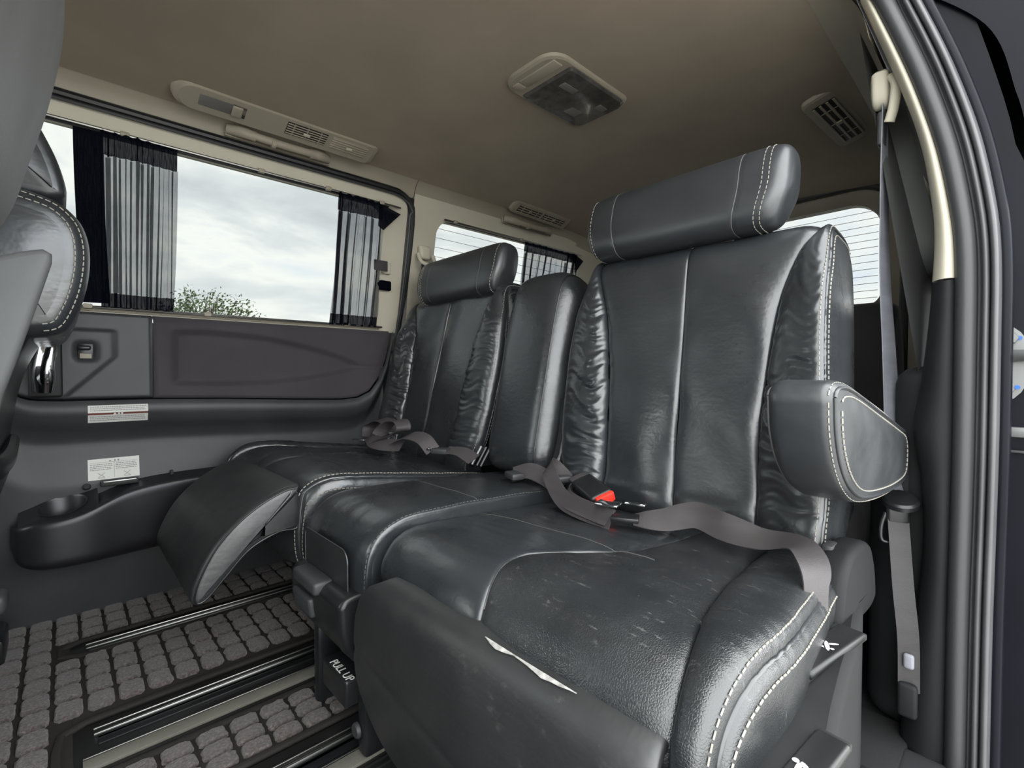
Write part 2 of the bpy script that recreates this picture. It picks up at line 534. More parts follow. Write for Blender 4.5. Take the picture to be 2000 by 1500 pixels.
# far side wall
wall_left = thing('wall_left', 'side wall and pillar around the curtained quarter window', 'wall', (-1.6, 1.0, 0), kind='structure')
def railtrim(y0, y1):
    m = MB()
    sec = cr_curve([(-1.445, 1.304), (-1.462, 1.296), (-1.480, 1.280), (-1.490, 1.262), (-1.493, 1.248), (-1.505, 1.244)], 14)
    yy = np.linspace(y0, y1, 30)
    d = lambda y: 0.045 * np.clip((y - 1.4) / 0.7, 0, 2) ** 2
    m.grid(np.array([[(x, y, z - d(y)) for y in yy] for x, z in sec]))
    return m
railtrim(-1.6, 0.924).build('roof_rail_trim', 'beige_plastic', wall_left)
railtrim(0.927, 2.12).build('roof_rail_trim', 'beige_plastic', wall_left)
# quarter panel with its window opening
def ring_panel(inner, outer, fX, th=0.02):
    m = MB()
    i3 = np.array([(fX(z), y, z) for y, z in inner]); o3 = np.array([(fX(z), y, z) for y, z in outer])
    k = [o3 + (i3 - o3) * t for t in (0, .5, .88, 1.0)]
    k[3] = k[3].copy(); back = k[3].copy()
    k[2] = k[2] + np.array([0.0, 0, 0]); back[:, 0] += th
    m.grid(np.array(k + [back]), wv=True)
    return m
fx = lambda z: float(Xg(z))
ring_panel(rrect(1.03, 1.87, 0.86, 1.192, (.08, .06, .06, .08)), rrect(0.925, 2.13, 0.60, 1.255, .005), fx, -0.035).build('quarter_trim', 'cream', wall_left)
mb = MB(); mb.rbox((-1.62, 1.5, 0.31), (0.05, 1.30, 0.64), 0.02); mb.build('lower_side_trim', 'plastic', wall_left)
mb = MB(); mb.rbox((-1.60, 0.885, 0.42), (0.09, 0.06, 0.56), 0.025, 3); mb.build('pillar_foot_trim', 'plastic', wall_left)
mb = MB(); mb.rbox((-1.69, .27, .23), (.04, 3.8, 1.06), .005); mb.build('outer_skin', 'paint', wall_left)
m = MB(); m.grid([[(float(Xg(z)) - .035, y, z) for z in np.linspace(.58, 1.30, 12)] for y in (.84, .96)]); m.grid([[(float(Xg(z)) - .035, y, z) for z in np.linspace(1.205, 1.34, 6)] for y in np.linspace(-1.62, 2.13, 6)])
m.grid([[(float(Xg(z)) - .035, y, z) for z in np.linspace(.74, 1.30, 12)] for y in (-.32, -.10)]); m.build('inner_skin', 'rubber', wall_left)
# front part of the far side (mostly hidden by the front seats)
mb = MB(); mb.rbox((-1.63, -0.87, 0.38), (0.06, 1.48, 0.79), 0.02); mb.build('front_door_panel', 'plastic', wall_left)
ring_panel(rrect(-1.25, -0.30, 0.80, 1.19, .06), rrect(-1.62, -0.14, 0.77, 1.26, .005), fx, -0.03).build('front_door_frame', 'beige_plastic', wall_left)
# rubber door seal along the roof and down the rear edge of the sliding door
pth = [(-1.5, 1.243), (-0.5, 1.243), (0.4, 1.243), (0.80, 1.243), (0.865, 1.238), (0.905, 1.215), (0.917, 1.17), (0.918, 1.05), (0.912, 0.85), (0.900, 0.70), (0.892, 0.62)]
pc = cr_curve(pth, 120)
mb = MB(); mb.tube([(float(Xg(z)) + 0.010, y, z) for y, z in pc], 0.011, 10)
mb.build('door_seal', 'rubber', wall_left)
mb = MB(); mb.tube([(float(Xg(z)) + 0.016, y + (-0.012 if z < 1.2 else 0), z - 0.014 * (1 if z > 1.2 else 0)) for y, z in cr_curve(pth[:-1], 100)], 0.004, 6)
mb.build('seal_lip', 'plastic', wall_left)

# far sliding door
door1 = thing('door_1', 'closed sliding door with dark lower panel and cream window surround', 'door', (-1.6, 0.35, 0), kind='structure')
ring_panel(rrect(-0.11, 0.815, 0.778, 1.187, .045), rrect(-0.135, 0.900, 0.765, 1.234, (.05, .005, .005, .005)), lambda z: float(Xg(z)) + 0.006, -0.03).build('window_surround', 'cream', door1)
ZB = np.array([(-.14, .62), (-.095, .585), (-.075, .565), (-.05, .555), (0, .552), (.176, .551), (.35, .545), (.55, .535), (.68, .530), (.74, .535), (.785, .555), (.82, .60), (.845, .66), (.86, .72), (.87, .768)])
zb = lambda y: float(np.interp(y, ZB[:, 0], ZB[:, 1]))
def Xlow(y, z):
    d = zb(y) - z
    return float(np.interp(d, [-.01, 0, .012, .03, .055, .08, .105, .15, .21, .40, .60, .9], [-1.575, -1.558, -1.549, -1.548, -1.562, -1.588, -1.602, -1.597, -1.588, -1.602, -1.628, -1.64]))
yy = np.concatenate([np.linspace(-0.14, 0.70, 60), np.linspace(0.71, 0.872, 30)])
P = []
for y in yy:
    zz = 0.005 + (zb(y) - 0.005) * np.linspace(0, 1, 60)
    P.append([(Xlow(y, z), y, z) for z in zz])
mb = MB(); mb.grid(P); mb.build('lower_panel', 'plastic', door1, 180)
# upper front plastic panel with a raised lock surround
def upper(y0, y1, fX, ny, nz):
    P = []
    for y in np.linspace(y0, y1, ny):
        b = zb(y) + 0.0035
        col = [(-1.60, y, b)]
        for z in np.linspace(b, 0.764, nz):
            e = min(min(y - y0, y1 - y), z - b)
            edge = 0.006 * (1 - min(1, max(0, e) / 0.006)) ** 2
            col.append((fX(y, z) - edge, y, z))
        col += [(-1.578, y, 0.770), (-1.592, y, 0.773)]
        P.append(col)
    m = MB(); m.grid(P); return m
def Xfront(y, z):
    # raised patch around lock switch: right border runs diagonally to the handle
    r = 0.10 - max(0, (0.66 - z)) * 0.95 if z < 0.66 else 0.10
    m = sm((r - y) / 0.012 + .5) * sm((0.725 - z) / 0.01 + .5)
    scoop = 0.012 * math.exp(-((y - 0.045) / 0.02) ** 4 - ((z - 0.672) / 0.022) ** 4)
    return -1.566 - 0.006 * m - scoop
upper(-0.095, 0.1755, Xfront, 60, 60).build('front_upper_panel', 'plastic', door1, 180)
def Xfab(y, z):
    zu = np.interp(y, [.2, .30, .45, .58, .68, .76], [.728, .733, .724, .70, .672, .64])
    zl = np.interp(y, [.2, .30, .45, .58, .68, .76], [.592, .588, .590, .604, .622, .64])
    m = sm((zu - z) / .022 + .5) * sm((z - zl) / .022 + .5) * sm((y - 0.225) / .03 + .5)
    return -1.562 - 0.014 * float(m) - 0.01 * float(sm((z - .745) / .03))
upper(0.1785, 0.868, Xfab, 120, 50).build('fabric_insert', 'door_fabric', door1, 180)
mb = MB(); mb.tube([(-1.575, .177, z) for z in np.linspace(.555, .768, 8)], .0016, 6); mb.build('panel_joint', 'dark_slot', door1)
# lock switch and chrome handle
mb = MB(); mb.rbox((-1.579, 0.045, 0.672), (0.004, 0.030, 0.040), 0.003); mb.build('switch_bezel', 'plastic_smooth', door1)
mb = MB(); mb.rbox((-1.572, 0.043, 0.681), (0.012, 0.024, 0.011), 0.004, 3); mb.build('lock_switch', 'plastic_smooth', door1)
mb = MB(); mb.rbox((-1.574, 0.045, 0.661), (0.003, 0.022, 0.012), 0.001); mb.build('switch_mark', 'beige_plastic', door1)
hp = cr_curve([(-1.552, -0.012, 0.716), (-1.532, -0.018, 0.690), (-1.526, -0.024, 0.655), (-1.528, -0.028, 0.62), (-1.545, -0.030, 0.578)], 24)
mb = MB(); mb.tube(hp, np.interp(np.linspace(0, 1, 24), [0, .3, .8, 1], [.011, .017, .021, .018]), 16, flat=0.7)
mb.build('door_handle', 'chrome', door1, 60)
mb = MB(); mb.rbox((-1.567, -0.026, 0.645), (0.012, 0.058, 0.165), 0.006, 3); mb.build('handle_recess', 'dark_slot', door1)
# moulded pocket with cup holder
def smooth_tab(a, b):
    c = cr_curve(list(zip(a, b)), 200)
    ker = np.ones(15) / 15; sm_ = np.convolve(np.pad(c[:, 1], 7, mode='edge'), ker, 'valid')
    return lambda y: float(np.interp(y, c[:, 0], sm_))
zt = smooth_tab([-.09, -.075, -.05, -.01, .03, .07, .12, .2, .35, .6], [.262, .272, .279, .281, .288, .304, .324, .334, .337, .335])
xt = smooth_tab([-.09, -.08, -.06, -.02, .05, .12, .3, .6], [-1.575, -1.535, -1.515, -1.505, -1.508, -1.525, -1.545, -1.555])
zbo = smooth_tab([-.09, -.08, -.06, -.03, .1, .2, .6], [.215, .175, .158, .150, .146, .150, .165])
P = []
for y in np.concatenate([np.linspace(-0.09, 0.06, 40), np.linspace(0.07, 0.62, 40)]):
    col = []
    for t in np.linspace(0, 1, 26):
        z = zbo(y) + (zt(y) - zbo(y)) * t
        k = 1 - (1 - min(1, t / 0.33)) ** 3
        x = -1.602 + (xt(y) + 1.602) * k
        if t > .9: x -= 0.004 * ((t - .9) / .1) ** 2
        col.append((x, y, z))
    col.append((xt(y) - .010, y, zt(y) + .002)); 
    P.append(col)
mb = MB(); mb.grid(P); pocket = mb.build('door_pocket', 'pocket', door1, 180)
# top face of the pocket around the cup opening, rising to the wall
ztop = lambda y, x: zt(y) + 0.002 + max(0, (xt(y) - .01 - x)) * 0.42
hole = [(-0.002 + 0.043 * math.cos(a), -1.557 + 0.034 * math.sin(a)) for a in np.linspace(0, 2 * math.pi, 48, endpoint=False)]
outl = []
for y, x in hole:
    a = math.atan2((x + 1.557) / .034, (y + .002) / .043)
    k = 1 / max(abs(math.cos(a)) / 1.0, abs(math.sin(a)) / 1.0)
    yo = min(.062, max(-.088, -0.002 + 0.075 * math.cos(a) * k)); xo = -1.557 + 0.05 * math.sin(a) * k
    xo = min(xt(yo) - .010, max(-1.602, xo)); outl.append((yo, xo))
lift = lambda L, dz=0: np.array([(x, y, ztop(y, x) + dz) for y, x in L])
hl = lift(hole)
mb = MB(); mb.grid(np.array([lift(outl), lift(outl) * .3 + hl * .7, hl, hl + np.array([0, 0, -.002])]), wv=True)
mb.build('pocket_top', 'pocket', pocket.parent, 60)
c0 = hl.mean(0)
mb = MB(); rows = [hl + np.array([0, 0, .003]) + (hl - c0) * .04, hl + np.array([0, 0, .004]), (hl - c0) * .95 + c0, (hl - c0) * .86 + c0 - np.array([0, 0, .07])]
mb.grid(np.array(rows), wv=True); mb.cap(rows[-1], 0, rings=3); mb.build('cup_holder', 'pocket', door1, 60)
P = [[(xt(y) - .010 - t * (1.59 + xt(y) - .0), y, zt(y) + .002 + .014 * t) for t in np.linspace(0, 1.0, 8)] for y in np.linspace(.062, .62, 40)]
mb = MB(); mb.grid(P); mb.build('pocket_ledge', 'pocket', door1, 180)
mb = MB(); mb.rbox((-1.575, 0.105, 0.342), (0.03, 0.075, 0.012), 0.003); mb.build('coin_slot', 'dark_slot', door1)
mb = MB(); mb.rbox((-1.560, 0.105, 0.3475), (0.004, 0.066, 0.004), 0.001); mb.build('slot_edge', 'steel', door1)
mb = MB(); mb.lathe([(0, .006), (.006, .006), (.008, .003), (.008, 0)], (-1.580, 0.042, 0.337), (1, 0, .6)); mb.build('screw_cap', 'dark_slot', door1)
mb = MB(); mb.rbox((-1.578, 0.215, 0.350), (0.012, 0.007, 0.012), 0.001); mb.build('slot_peg', 'dark_slot', door1)

# windows on the far side and the tailgate
def pane(name, loop, fX, mat='glass', th=0.004):
    m = MB()
    a = np.array([(fX(z), y, z) for y, z in loop]); b = a.copy(); b[:, 0] -= th
    m.cap(a, 0, (1, 0, 0), 4)
    return m
w1 = pane('window_1', rrect(-0.125, 0.83, 0.765, 1.20, .045), lambda z: float(Xg(z)) - .014).build('window_1', 'glass')
struct(w1, 'big tinted window of the closed sliding door', 'window')
mb = MB(); mb.rbox((float(Xg(.777)) + .004, 0.35, .777), (.012, .96, .010), .003); mb.build('lower_channel', 'beige_plastic', w1)
mb = MB(); mb.rbox((float(Xg(1.187)) + .008, 0.36, 1.187), (.012, .93, .008), .003); mb.build('upper_channel', 'rubber', w1)
w2 = pane('window_2', rrect(1.015, 1.885, 0.845, 1.205, .07), lambda z: float(Xg(z)) - .022).build('window_2', 'glass')
struct(w2, 'tinted curtained quarter window behind the second row with heater lines', 'window')
for k in range(9):
    z = 1.165 - k * .034
    m = MB(); m.tube([(float(Xg(z)) - .018, y, z + .004 * 0) for y in np.linspace(1.03, 1.87, 4)], .0008, 4); m.build('heater_line', 'heater', w2)
mb = MB(); mb.tube([(float(Xg(z)) - .012, y, z) for y, z in np.vstack([rrect(1.028, 1.872, .858, 1.194, (.08, .06, .06, .08)), [rrect(1.028, 1.872, .858, 1.194, (.08, .06, .06, .08))[0]]])], .004, 6)
mb.build('gasket', 'rubber', w2)
w5 = pane('window_3', rrect(-1.27, -0.28, 0.78, 1.21, .06), lambda z: float(Xg(z)) - .015).build('window_3', 'glass_front')
struct(w5, 'clear window of the front door beside the driver seat', 'window')

# tailgate
wall_back = thing('wall_back', 'tailgate of the van with cream surround', 'wall', (-.83, 2.12, 0), kind='structure')
def ringY(inner, outer, y0, th, name, mat, parent):
    m = MB()
    i3 = np.array([(x, y0, z) for x, z in inner]); o3 = np.array([(x, y0 - .02, z) for x, z in outer])
    bk = i3.copy(); bk[:, 1] += th
    m.grid(np.array([o3, o3 * .5 + i3 * .5 + np.array([0, -.01, 0]), o3 * .1 + i3 * .9, i3, bk]), wv=True)
    return m.build(name, mat, parent, 60)
inner = rrect(-1.31, -0.352, 0.865, 1.232, (.10, .10, .04, .04)); outer = rrect(-1.44, -0.285, 0.30, 1.285, (.14, .14, .02, .02))
ringY(inner, outer, 2.12, .04, 'tailgate_trim', 'beige_plastic', wall_back)
lp = rrect(-1.445, -0.280, 0.30, 1.288, (.15, .15, .02, .02))
mb = MB(); mb.tube([(x, 2.085, z) for x, z in np.vstack([lp, lp[:1]])], .014, 10); mb.build('tailgate_seal', 'plastic', wall_back)
ringY(lp, rrect(-1.56, -0.10, 0.0, 1.31, .02), 2.08, .02, 'rear_body_trim', 'cream', wall_back)
mb = MB(); mb.rbox((-.83, 2.13, .15), (1.5, .05, .36), .01); mb.build('lower_tailgate_panel', 'plastic', wall_back)
m = MB(); a = np.array([(x, 2.155, z) for x, z in rrect(-1.33, -0.33, 0.845, 1.25, .10)]); m.cap(a, 0, (0, 1, 0), 4)
w3 = struct(m.build('window_4', 'glass'), 'tinted tailgate window behind the third row with heater lines', 'window')
for k in range(13):
    z = 1.205 - k * .026
    m = MB(); m.tube([(x, 2.150, z) for x in np.linspace(-1.29, -.365, 4)], .0009, 4); m.build('heater_line', 'heater', w3)

# near side: pillar behind the open door
wall_right = thing('wall_right', 'rear door pillar and side wall beside the open sliding door', 'wall', (-.1, 1.05, 0), kind='structure')
CO = np.array([(-.2, -.074), (0, -.074), (.244, -.074), (.484, -.072), (.70, -.0725), (.761, -.073), (.822, -.0755), (.878, -.082), (.969, -.098), (1.067, -.124), (1.142, -.148), (1.244, -.184)])
CI = np.array([(-.2, -.14), (.042, -.131), (.309, -.109), (.435, -.111), (.50, -.120), (.534, -.123), (.57, -.119), (.602, -.114), (.70, -.106), (.758, -.103), (.831, -.101), (.889, -.105), (.982, -.119), (1.074, -.143), (1.173, -.175), (1.266, -.206)])
co_c = cr_curve(CO, 90); ci_c = cr_curve(CI, 90)
co = lambda z: float(np.interp(z, co_c[:, 0], co_c[:, 1])); ci = lambda z: float(np.interp(z, ci_c[:, 0], ci_c[:, 1]))
def pillar(z0, z1, name, mat, n=60):
    P = []
    for z in np.linspace(z0, z1, n):
        a, b = co(z), ci(z)
        row = []
        for t in np.linspace(0, 1, 10):
            row.append((a + (b - a) * t, 1.0 + .02 * t - .016 * math.sin(math.pi * t) ** .8, z))
        for t in np.linspace(.15, 1, 8):
            row.append((b + .004 * t, 1.02 + .10 * t, z))
        P.append(row)
    m = MB(); m.grid(P); return m.build(name, mat, wall_right, 180)
pillar(.765, 1.262, 'upper_pillar_trim', 'cream')
pillar(-.2, .762, 'lower_pillar_trim', 'plastic_matte')
path = [(co(z), 1.0, z) for z in np.linspace(-.2, 1.2, 40)] + [(-.184, .998, 1.244), (-.203, .985, 1.275), (-.222, .95, 1.297), (-.232, .88, 1.308), (-.235, .75, 1.311), (-.235, .3, 1.31), (-.235, -.1, 1.305), (-.235, -.25, 1.30)]
path = cr_curve(path, 150)
T = np.gradient(path, axis=0); T /= np.linalg.norm(T, axis=1)[:, None]
Bv = np.array([-.1, .45, .6]) - path
wv_ = sm((path[:, 2] - 1.2) / .1)[:, None]
Bv = (1 - wv_) * np.array([0, -1., 0]) + wv_ * np.array([0, 0, -1.])
Bv -= T * (Bv * T).sum(1)[:, None]; Bv /= np.linalg.norm(Bv, axis=1)[:, None]
Nv = np.cross(T, Bv)
def sweep(sec, name, mat, parent=wall_right):
    G = np.array([[p + n * a + b * c for a, c in sec] for p, n, b in zip(path, Nv, Bv)])
    m = MB(); m.grid(G); return m.build(name, mat, parent, 70)
arc = lambda c, r, h, n=9: [(c - r * math.cos(t), h * math.sin(t)) for t in np.linspace(0, math.pi, n)]
# ribbed rubber bulb
rubb = sweep([(-.003, -.01)] + arc(.0105, .0125, .017) + [(.025, -.012)], 'seal_bulb', 'seal_grey')
sweep([(.022, -.006), (.026, -.008), (.0275, -.006)] + arc(.0325, .004, .007) + [(.0375, -.008)], 'seal_bead', 'bead')
sweep([(.036, -.008)] + arc(.0425, .0045, .009) + [(.048, -.010), (.050, -.012)], 'seal_bead', 'bead')
sweep([(.047, -.012), (.052, -.010), (.058, -.012), (.061, -.02), (.061, -.06), (.058, -.16)], 'painted_body_edge', 'paint')
# roof side trim above the near quarter window and inner side wall
P = []
for y in np.linspace(1.0, 2.12, 30):
    row = []
    d = .045 * max(0, (y - 1.4) / .7) ** 2
    for x, z in cr_curve([(-.285, 1.306), (-.262, 1.300), (-.235, 1.286), (-.212, 1.258), (-.197, 1.225), (-.188, 1.185)], 14):
        row.append((x - .055 * (1 - sm((y - 1.0) / .10)) * 0, y, z - d))
    P.append(row)
mb = MB(); mb.grid(P); mb.build('roof_rail_trim', 'beige_plastic', wall_right)
ring_panel(rrect(1.16, 1.92, 0.80, 1.17, .06), rrect(1.06, 2.13, 0.60, 1.235, .005), lambda z: float(Xn(z)) - .045, .03).build('quarter_trim', 'grey_trim', wall_right)
mb = MB(); mb.rbox((-.115, 1.58, .31), (.08, 1.06, .64), .03, 3); mb.build('lower_side_trim', 'plastic_matte', wall_right)
mb = MB(); mb.rbox((-.145, 1.20, .25), (.09, .30, .50), .04, 4); mb.build('wheel_arch_trim', 'plastic_matte', wall_right)
w6 = MB(); a = np.array([(float(Xn(z)) - .030, y, z) for y, z in rrect(1.20, 1.94, .82, 1.21, .06)]); w6.cap(a, 0, (1, 0, 0), 4)
w6 = struct(w6.build('window_5', 'glass'), 'tinted quarter window behind the pale shoulder belt', 'window')
m = MB(); m.grid([[(x, y, z) for x, z in ((-.26, 1.36), (-.16, 1.30), (-.125, 1.17))] for y in np.linspace(1.015, 2.13, 4)]); m.build('outer_skin', 'rubber', wall_right)
# sill
mb = MB(); mb.rbox((-.075, .35, -.02), (.11, 1.30, .06), .012, 3); mb.build('door_sill', 'plastic', wall_right)
# front part of the near side, windscreen end
mb = MB(); mb.rbox((-.03, -.97, .38), (.06, 1.30, .79), .02); mb.build('front_door_panel', 'plastic', wall_right)
ring_panel(rrect(-1.25, -0.42, 0.80, 1.19, .06), rrect(-1.62, -0.32, 0.77, 1.30, .005), lambda z: float(Xn(z)) - .01, .03).build('front_door_frame', 'beige_plastic', wall_right)
w7 = MB(); a = np.array([(float(Xn(z)), y, z) for y, z in rrect(-1.27, -.40, .78, 1.21, .06)]); w7.cap(a, 0, (1, 0, 0), 4)
struct(w7.build('window_6', 'glass_front'), 'clear window of the front door beside the grey covered passenger seat', 'window')
wall_front = thing('wall_front', 'dashboard end of the cabin', 'wall', (-.83, -1.6, 0), kind='structure')
mb = MB(); mb.rbox((-.83, -1.62, .38), (1.56, .20, .80), .05, 3); mb.build('dashboard', 'plastic', wall_front)
m = MB(); m.add([(-1.58, -1.70, .78), (-.08, -1.70, .78), (-.2, -1.58, 1.32), (-1.46, -1.58, 1.32)], [(0, 1, 2, 3)])
struct(m.build('window_7', 'glass_front'), 'clear windscreen at the front of the van', 'window')

# open near sliding door, slid back outside the body
door2 = thing('door_2', 'black sliding door pushed open outside the rear quarter', 'door', (0.05, 1.5, -.3), kind='structure')
prof = [(-.018, -.30), (-.018, .72), (-.026, .80), (-.040, .90), (-.075, 1.06), (-.115, 1.20), (-.15, 1.30), (-.10, 1.31), (-.060, 1.18), (-.026, 1.04), (-.004, .94), (.05, .89), (.10, .72), (.12, .3), (.11, -.30)]
mb = MB(); mb.prism(cr_curve(prof + [prof[0]], 90)[:-1].tolist(), 1.085, 1.16, axis=1); mb.build('front_post', 'paint', door2, 30)
mb = MB(); mb.prism([(.02, -.30), (.02, .74), (.0, .90), (.05, .90), (.10, .72), (.12, .3), (.11, -.3)], 1.16, 2.25, axis=1); mb.build('door_skin', 'paint', door2, 30)
m = MB(); m.add([(-.01, 1.16, .88), (-.01, 2.2, .88), (-.10, 2.2, 1.26), (-.10, 1.16, 1.26)], [(0, 1, 2, 3)]); m.build('door_glass', 'glass', door2)
mb = MB(); mb.prism(cr_curve([(-.16, 1.30), (-.10, 1.335), (.0, 1.29), (.055, 1.15), (.075, 1.0), (.06, .90), (.03, .93), (.0, .985), (-.014, 1.046), (-.05, 1.17), (-.16, 1.30)], 70)[:-1].tolist(), 1.075, 2.2, axis=1); mb.build('rain_visor', 'paint', door2, 30)
# hinge bracket
bp_ = [(-.024, .580), (-.024, .688), (-.012, .690), (-.004, .682), (.004, .668), (.010, .655), (.024, .648), (.03, .632), (.024, .620), (.008, .612), (-.002, .590), (-.010, .580)]
mb = MB(); mb.prism(bp_, 1.066, 1.084, axis=1); br = mb.build('hinge_bracket', 'zinc', door2, 40)
mb = MB(); mb.tube([(-.022, 1.060, .645), (.0, 1.052, .646), (.03, 1.03, .643)], [.010, .009, .007], 12); mb.build('roller_arm', 'zinc', br)
for (x, z) in ((-.014, .673), (-.015, .598)):
    m = MB(); m.lathe([(0, .009), (.008, .009), (.009, .007), (.009, .0)], (x, 1.066, z), (0, -1, 0), 6); bo = m.build('bolt', 'zinc', br)
    m = MB(); m.lathe([(0, .0008), (.0032, .0008), (.0032, 0)], (x + .009, 1.0655 if z > .63 else 1.0565, z), (0, -1, 0), 12); m.build('blue_mark', 'blue', br)
mb = MB(); mb.rbox((.03, 1.078, .528), (.11, .012, .016), .003); mb.build('guide_rail', 'zinc', door2)
mb = MB(); mb.rbox((.03, 1.078, .498), (.11, .010, .004), .001); mb.build('seam_strip', 'plastic', door2)

# ------------------------------------------------------------------ floor: rails and mat
def floor_track(name, label, x0, x1, silver, strip, y0=0.0, y1=1.25):
    t = thing(name, label, 'seat rail', ((x0 + x1) / 2, y0, 0), 'seat rails let into the floor')
    m = MB(); m.rbox(((x0 + x1) / 2, (y0 + y1) / 2, .003), (x1 - x0, y1 - y0, .005), .001); m.build('channel', 'rail', t)
    for x in silver:
        m = MB(); m.rbox((x, (y0 + .03 + y1) / 2, .0085), (.0032, y1 - y0 - .03, .007), .0015); m.build('rail_lip', 'steel', t)
        m = MB(); m.rbox((x + .018, (y0 + .03 + y1) / 2, .0070), (.022, y1 - y0 - .04, .004), .001); m.build('slot_cover', 'plastic_smooth', t)
    if strip:
        m = MB(); m.rbox((sum(strip) / 2, (y0 + .01 + y1) / 2, .0075), (strip[1] - strip[0], y1 - y0 - .02, .006), .001); m.build('grit_strip', 'strip', t)
        m = MB(); m.rbox((strip[0] - .003, (y0 + .01 + y1) / 2, .0085), (.003, y1 - y0 - .02, .006), .001); m.build('strip_edge', 'steel', t)
        for xx in (strip[1] + .012, strip[1] + .024):
            m = MB(); m.rbox((xx, (y0 + .01 + y1) / 2, .0065), (.004, y1 - y0 - .02, .005), .001); m.build('ridge', 'rail', t)
    return t
floor_track('seat_rail', 'narrow black floor rail beside the closed sliding door', -1.452, -1.388, (-1.428, -1.408), None, 0.0)
floor_track('seat_rail', 'wide black floor rail with grey strip beneath the seat with raised leg rest', -1.105, -0.952, (-1.078, -1.062), (-1.000, -.972), 0.0)
floor_track('seat_rail', 'wide black floor rail with grey strip beneath the middle seat lever', -0.814, -0.63, (-.782, -.768), (-.728, -.700), 0.0)

mat = thing('floor_mat', 'brown checked carpet mat with fingers between the floor rails', 'floor mat', (-1.2, -.2, 0))
fingers = [(-1.632, -1.462, .004, 1.2), (-1.378, -1.112, .004, 1.2), (-.946, -.820, .004, 1.2)]
mb = MB(); mb.rbox((-.945, -.36, .004), (1.375, .73, .007), .003)
for a, b, c, d in fingers:
    mb.rbox(((a + b) / 2, (c + d) / 2, .004), (b - a, d - c, .007), .003)
mb.build('mat_backing', 'mat_base', mat)
# bound edges round the rail cut-outs
def binding(pts):
    m = MB(); m.tube(cr_curve(pts, 60), .007, 8, flat=0.75); m.build('bound_edge', 'mat_base', mat)
def ucut(x0, x1):
    binding([(x0, 1.2, .009), (x0, .6, .009), (x0, .08, .009), (x0 + .006, .015, .009), (x0 + .02, -.010, .009), ((x0 + x1) / 2, -.016, .009), (x1 - .02, -.010, .009), (x1 - .006, .015, .009), (x1, .08, .009), (x1, .6, .009), (x1, 1.2, .009)])
ucut(-1.460, -1.380); ucut(-1.113, -.945); ucut(-.821, -.62)
# carpet squares
def tile_mesh(seed):
    r = random.Random(seed)
    bm = bmesh.new()
    n = 5
    P = []
    for k, (sc_, z) in enumerate(((1.0, 0.0), (.97, .7), (.86, 1.0))):
        ring = []
        for i in range(16):
            a = 2 * math.pi * (i + .5) / 16
            q = min(1.30, 1 / max(abs(math.cos(a)), abs(math.sin(a))))
            ring.append((.5 * sc_ * q * math.cos(a) + r.uniform(-.03, .03), .5 * sc_ * q * math.sin(a) + r.uniform(-.03, .03), z + (r.uniform(-.12, .1) if z else 0)))
        P.append(ring)
    m = MB(); m.grid(np.array(P), wv=True); m.cap(np.array(P[-1]), 0.05, rings=2)
    me = bpy.data.meshes.new('mat_square')
    me.from_pydata(np.vstack(m.v).tolist(), [], m.f)
    me.polygons.foreach_set('use_smooth', [True] * len(me.polygons))
    me.materials.append(M['mat_tile'])
    return me
TM = [tile_mesh(i) for i in range(6)]
def put_tile(x0, x1, y0, y1):
    o = bpy.data.objects.new('mat_square', RNG.choice(TM))
    COL.objects.link(o)
    o.parent = mat
    o.matrix_parent_inverse = Matrix.Translation(-Vector(mat['_base']))
    o.location = ((x0 + x1) / 2, (y0 + y1) / 2, .0065)
    o.scale = (max(.01, (x1 - x0) - .0035), max(.01, (y1 - y0) - .0065), .0085)
def fill(x0, x1, y0, y1, px, xo, py, yo):
    i0 = math.floor((x0 - xo) / px); i1 = math.ceil((x1 - xo) / px)
    j0 = math.floor((y0 - yo) / py); j1 = math.ceil((y1 - yo) / py)
    for i in range(i0, i1):
        for j in range(j0, j1):
            a, b = max(x0, xo + i * px), min(x1, xo + (i + 1) * px)
            c, d = max(y0, yo + j * py), min(y1, yo + (j + 1) * py)
            if b - a > .4 * px and d - c > .45 * py:
                put_tile(a, b, c, d)
fill(-1.632, -.86, -.30, -.0217, .0615, -1.201, .0447, .023)
fill(-1.630, -1.468, -.0217, .62, .0615, -1.201, .0447, .023)
fill(-1.372, -1.120, -.0217, .62, .0615, -1.201, .0447, .023)
fill(-.938, -.828, -.0217, .56, .0366, -.938, .0485, .005)
# a second corner of mat behind the near seat
mb = MB(); mb.rbox((-.17, .98, .004), (.10, .16, .012), .005); m2 = mb.build('carpet_offcut', 'floor')
tag(m2, 'small dark carpet patch on the floor by the rear door pillar', 'carpet patch')

# ------------------------------------------------------------------ captain seats (near one, far one mirrored)
MIRX = -1.67
def mirror(V):
    V = V.copy(); V[:, 0] = MIRX - V[:, 0]; return V

BACK = cr_curve([(.84, .350), (.806, .354), (.789, .370), (.791, .395), (.800, .42), (.8176, .50), (.8396, .60), (.8616, .70), (.8790, .78), (.8862, .812), (.893, .838), (.903, .855), (.92, .865), (.945, .868), (.985, .866), (1.02, .855), (1.046, .83), (1.062, .79), (1.076, .70), (1.086, .55), (1.10, .36)], 440)
def path_normals(L):
    t = np.gradient(L, axis=0)
    n = np.stack([-t[:, 1], t[:, 0]], 1)
    n /= np.linalg.norm(n, axis=1)[:, None]
    return n
BN = path_normals(BACK)
i_top = int(np.argmax(BACK[:, 1]))
BZ = np.where(np.arange(len(BACK)) <= i_top, BACK[:, 1], .868)
BW = np.where(np.arange(len(BACK)) <= i_top, 1.0, 0.0)
k = 66
BW = BW * (1 - .75 * sm((BACK[:, 1] - .76) / .10))
BW = np.convolve(np.pad(BW, k, mode='edge'), np.ones(k) / k, 'same')[k:-k]
ZT = [.34, .36, .42, .50, .56, .66, .745, .81, .85, .87]
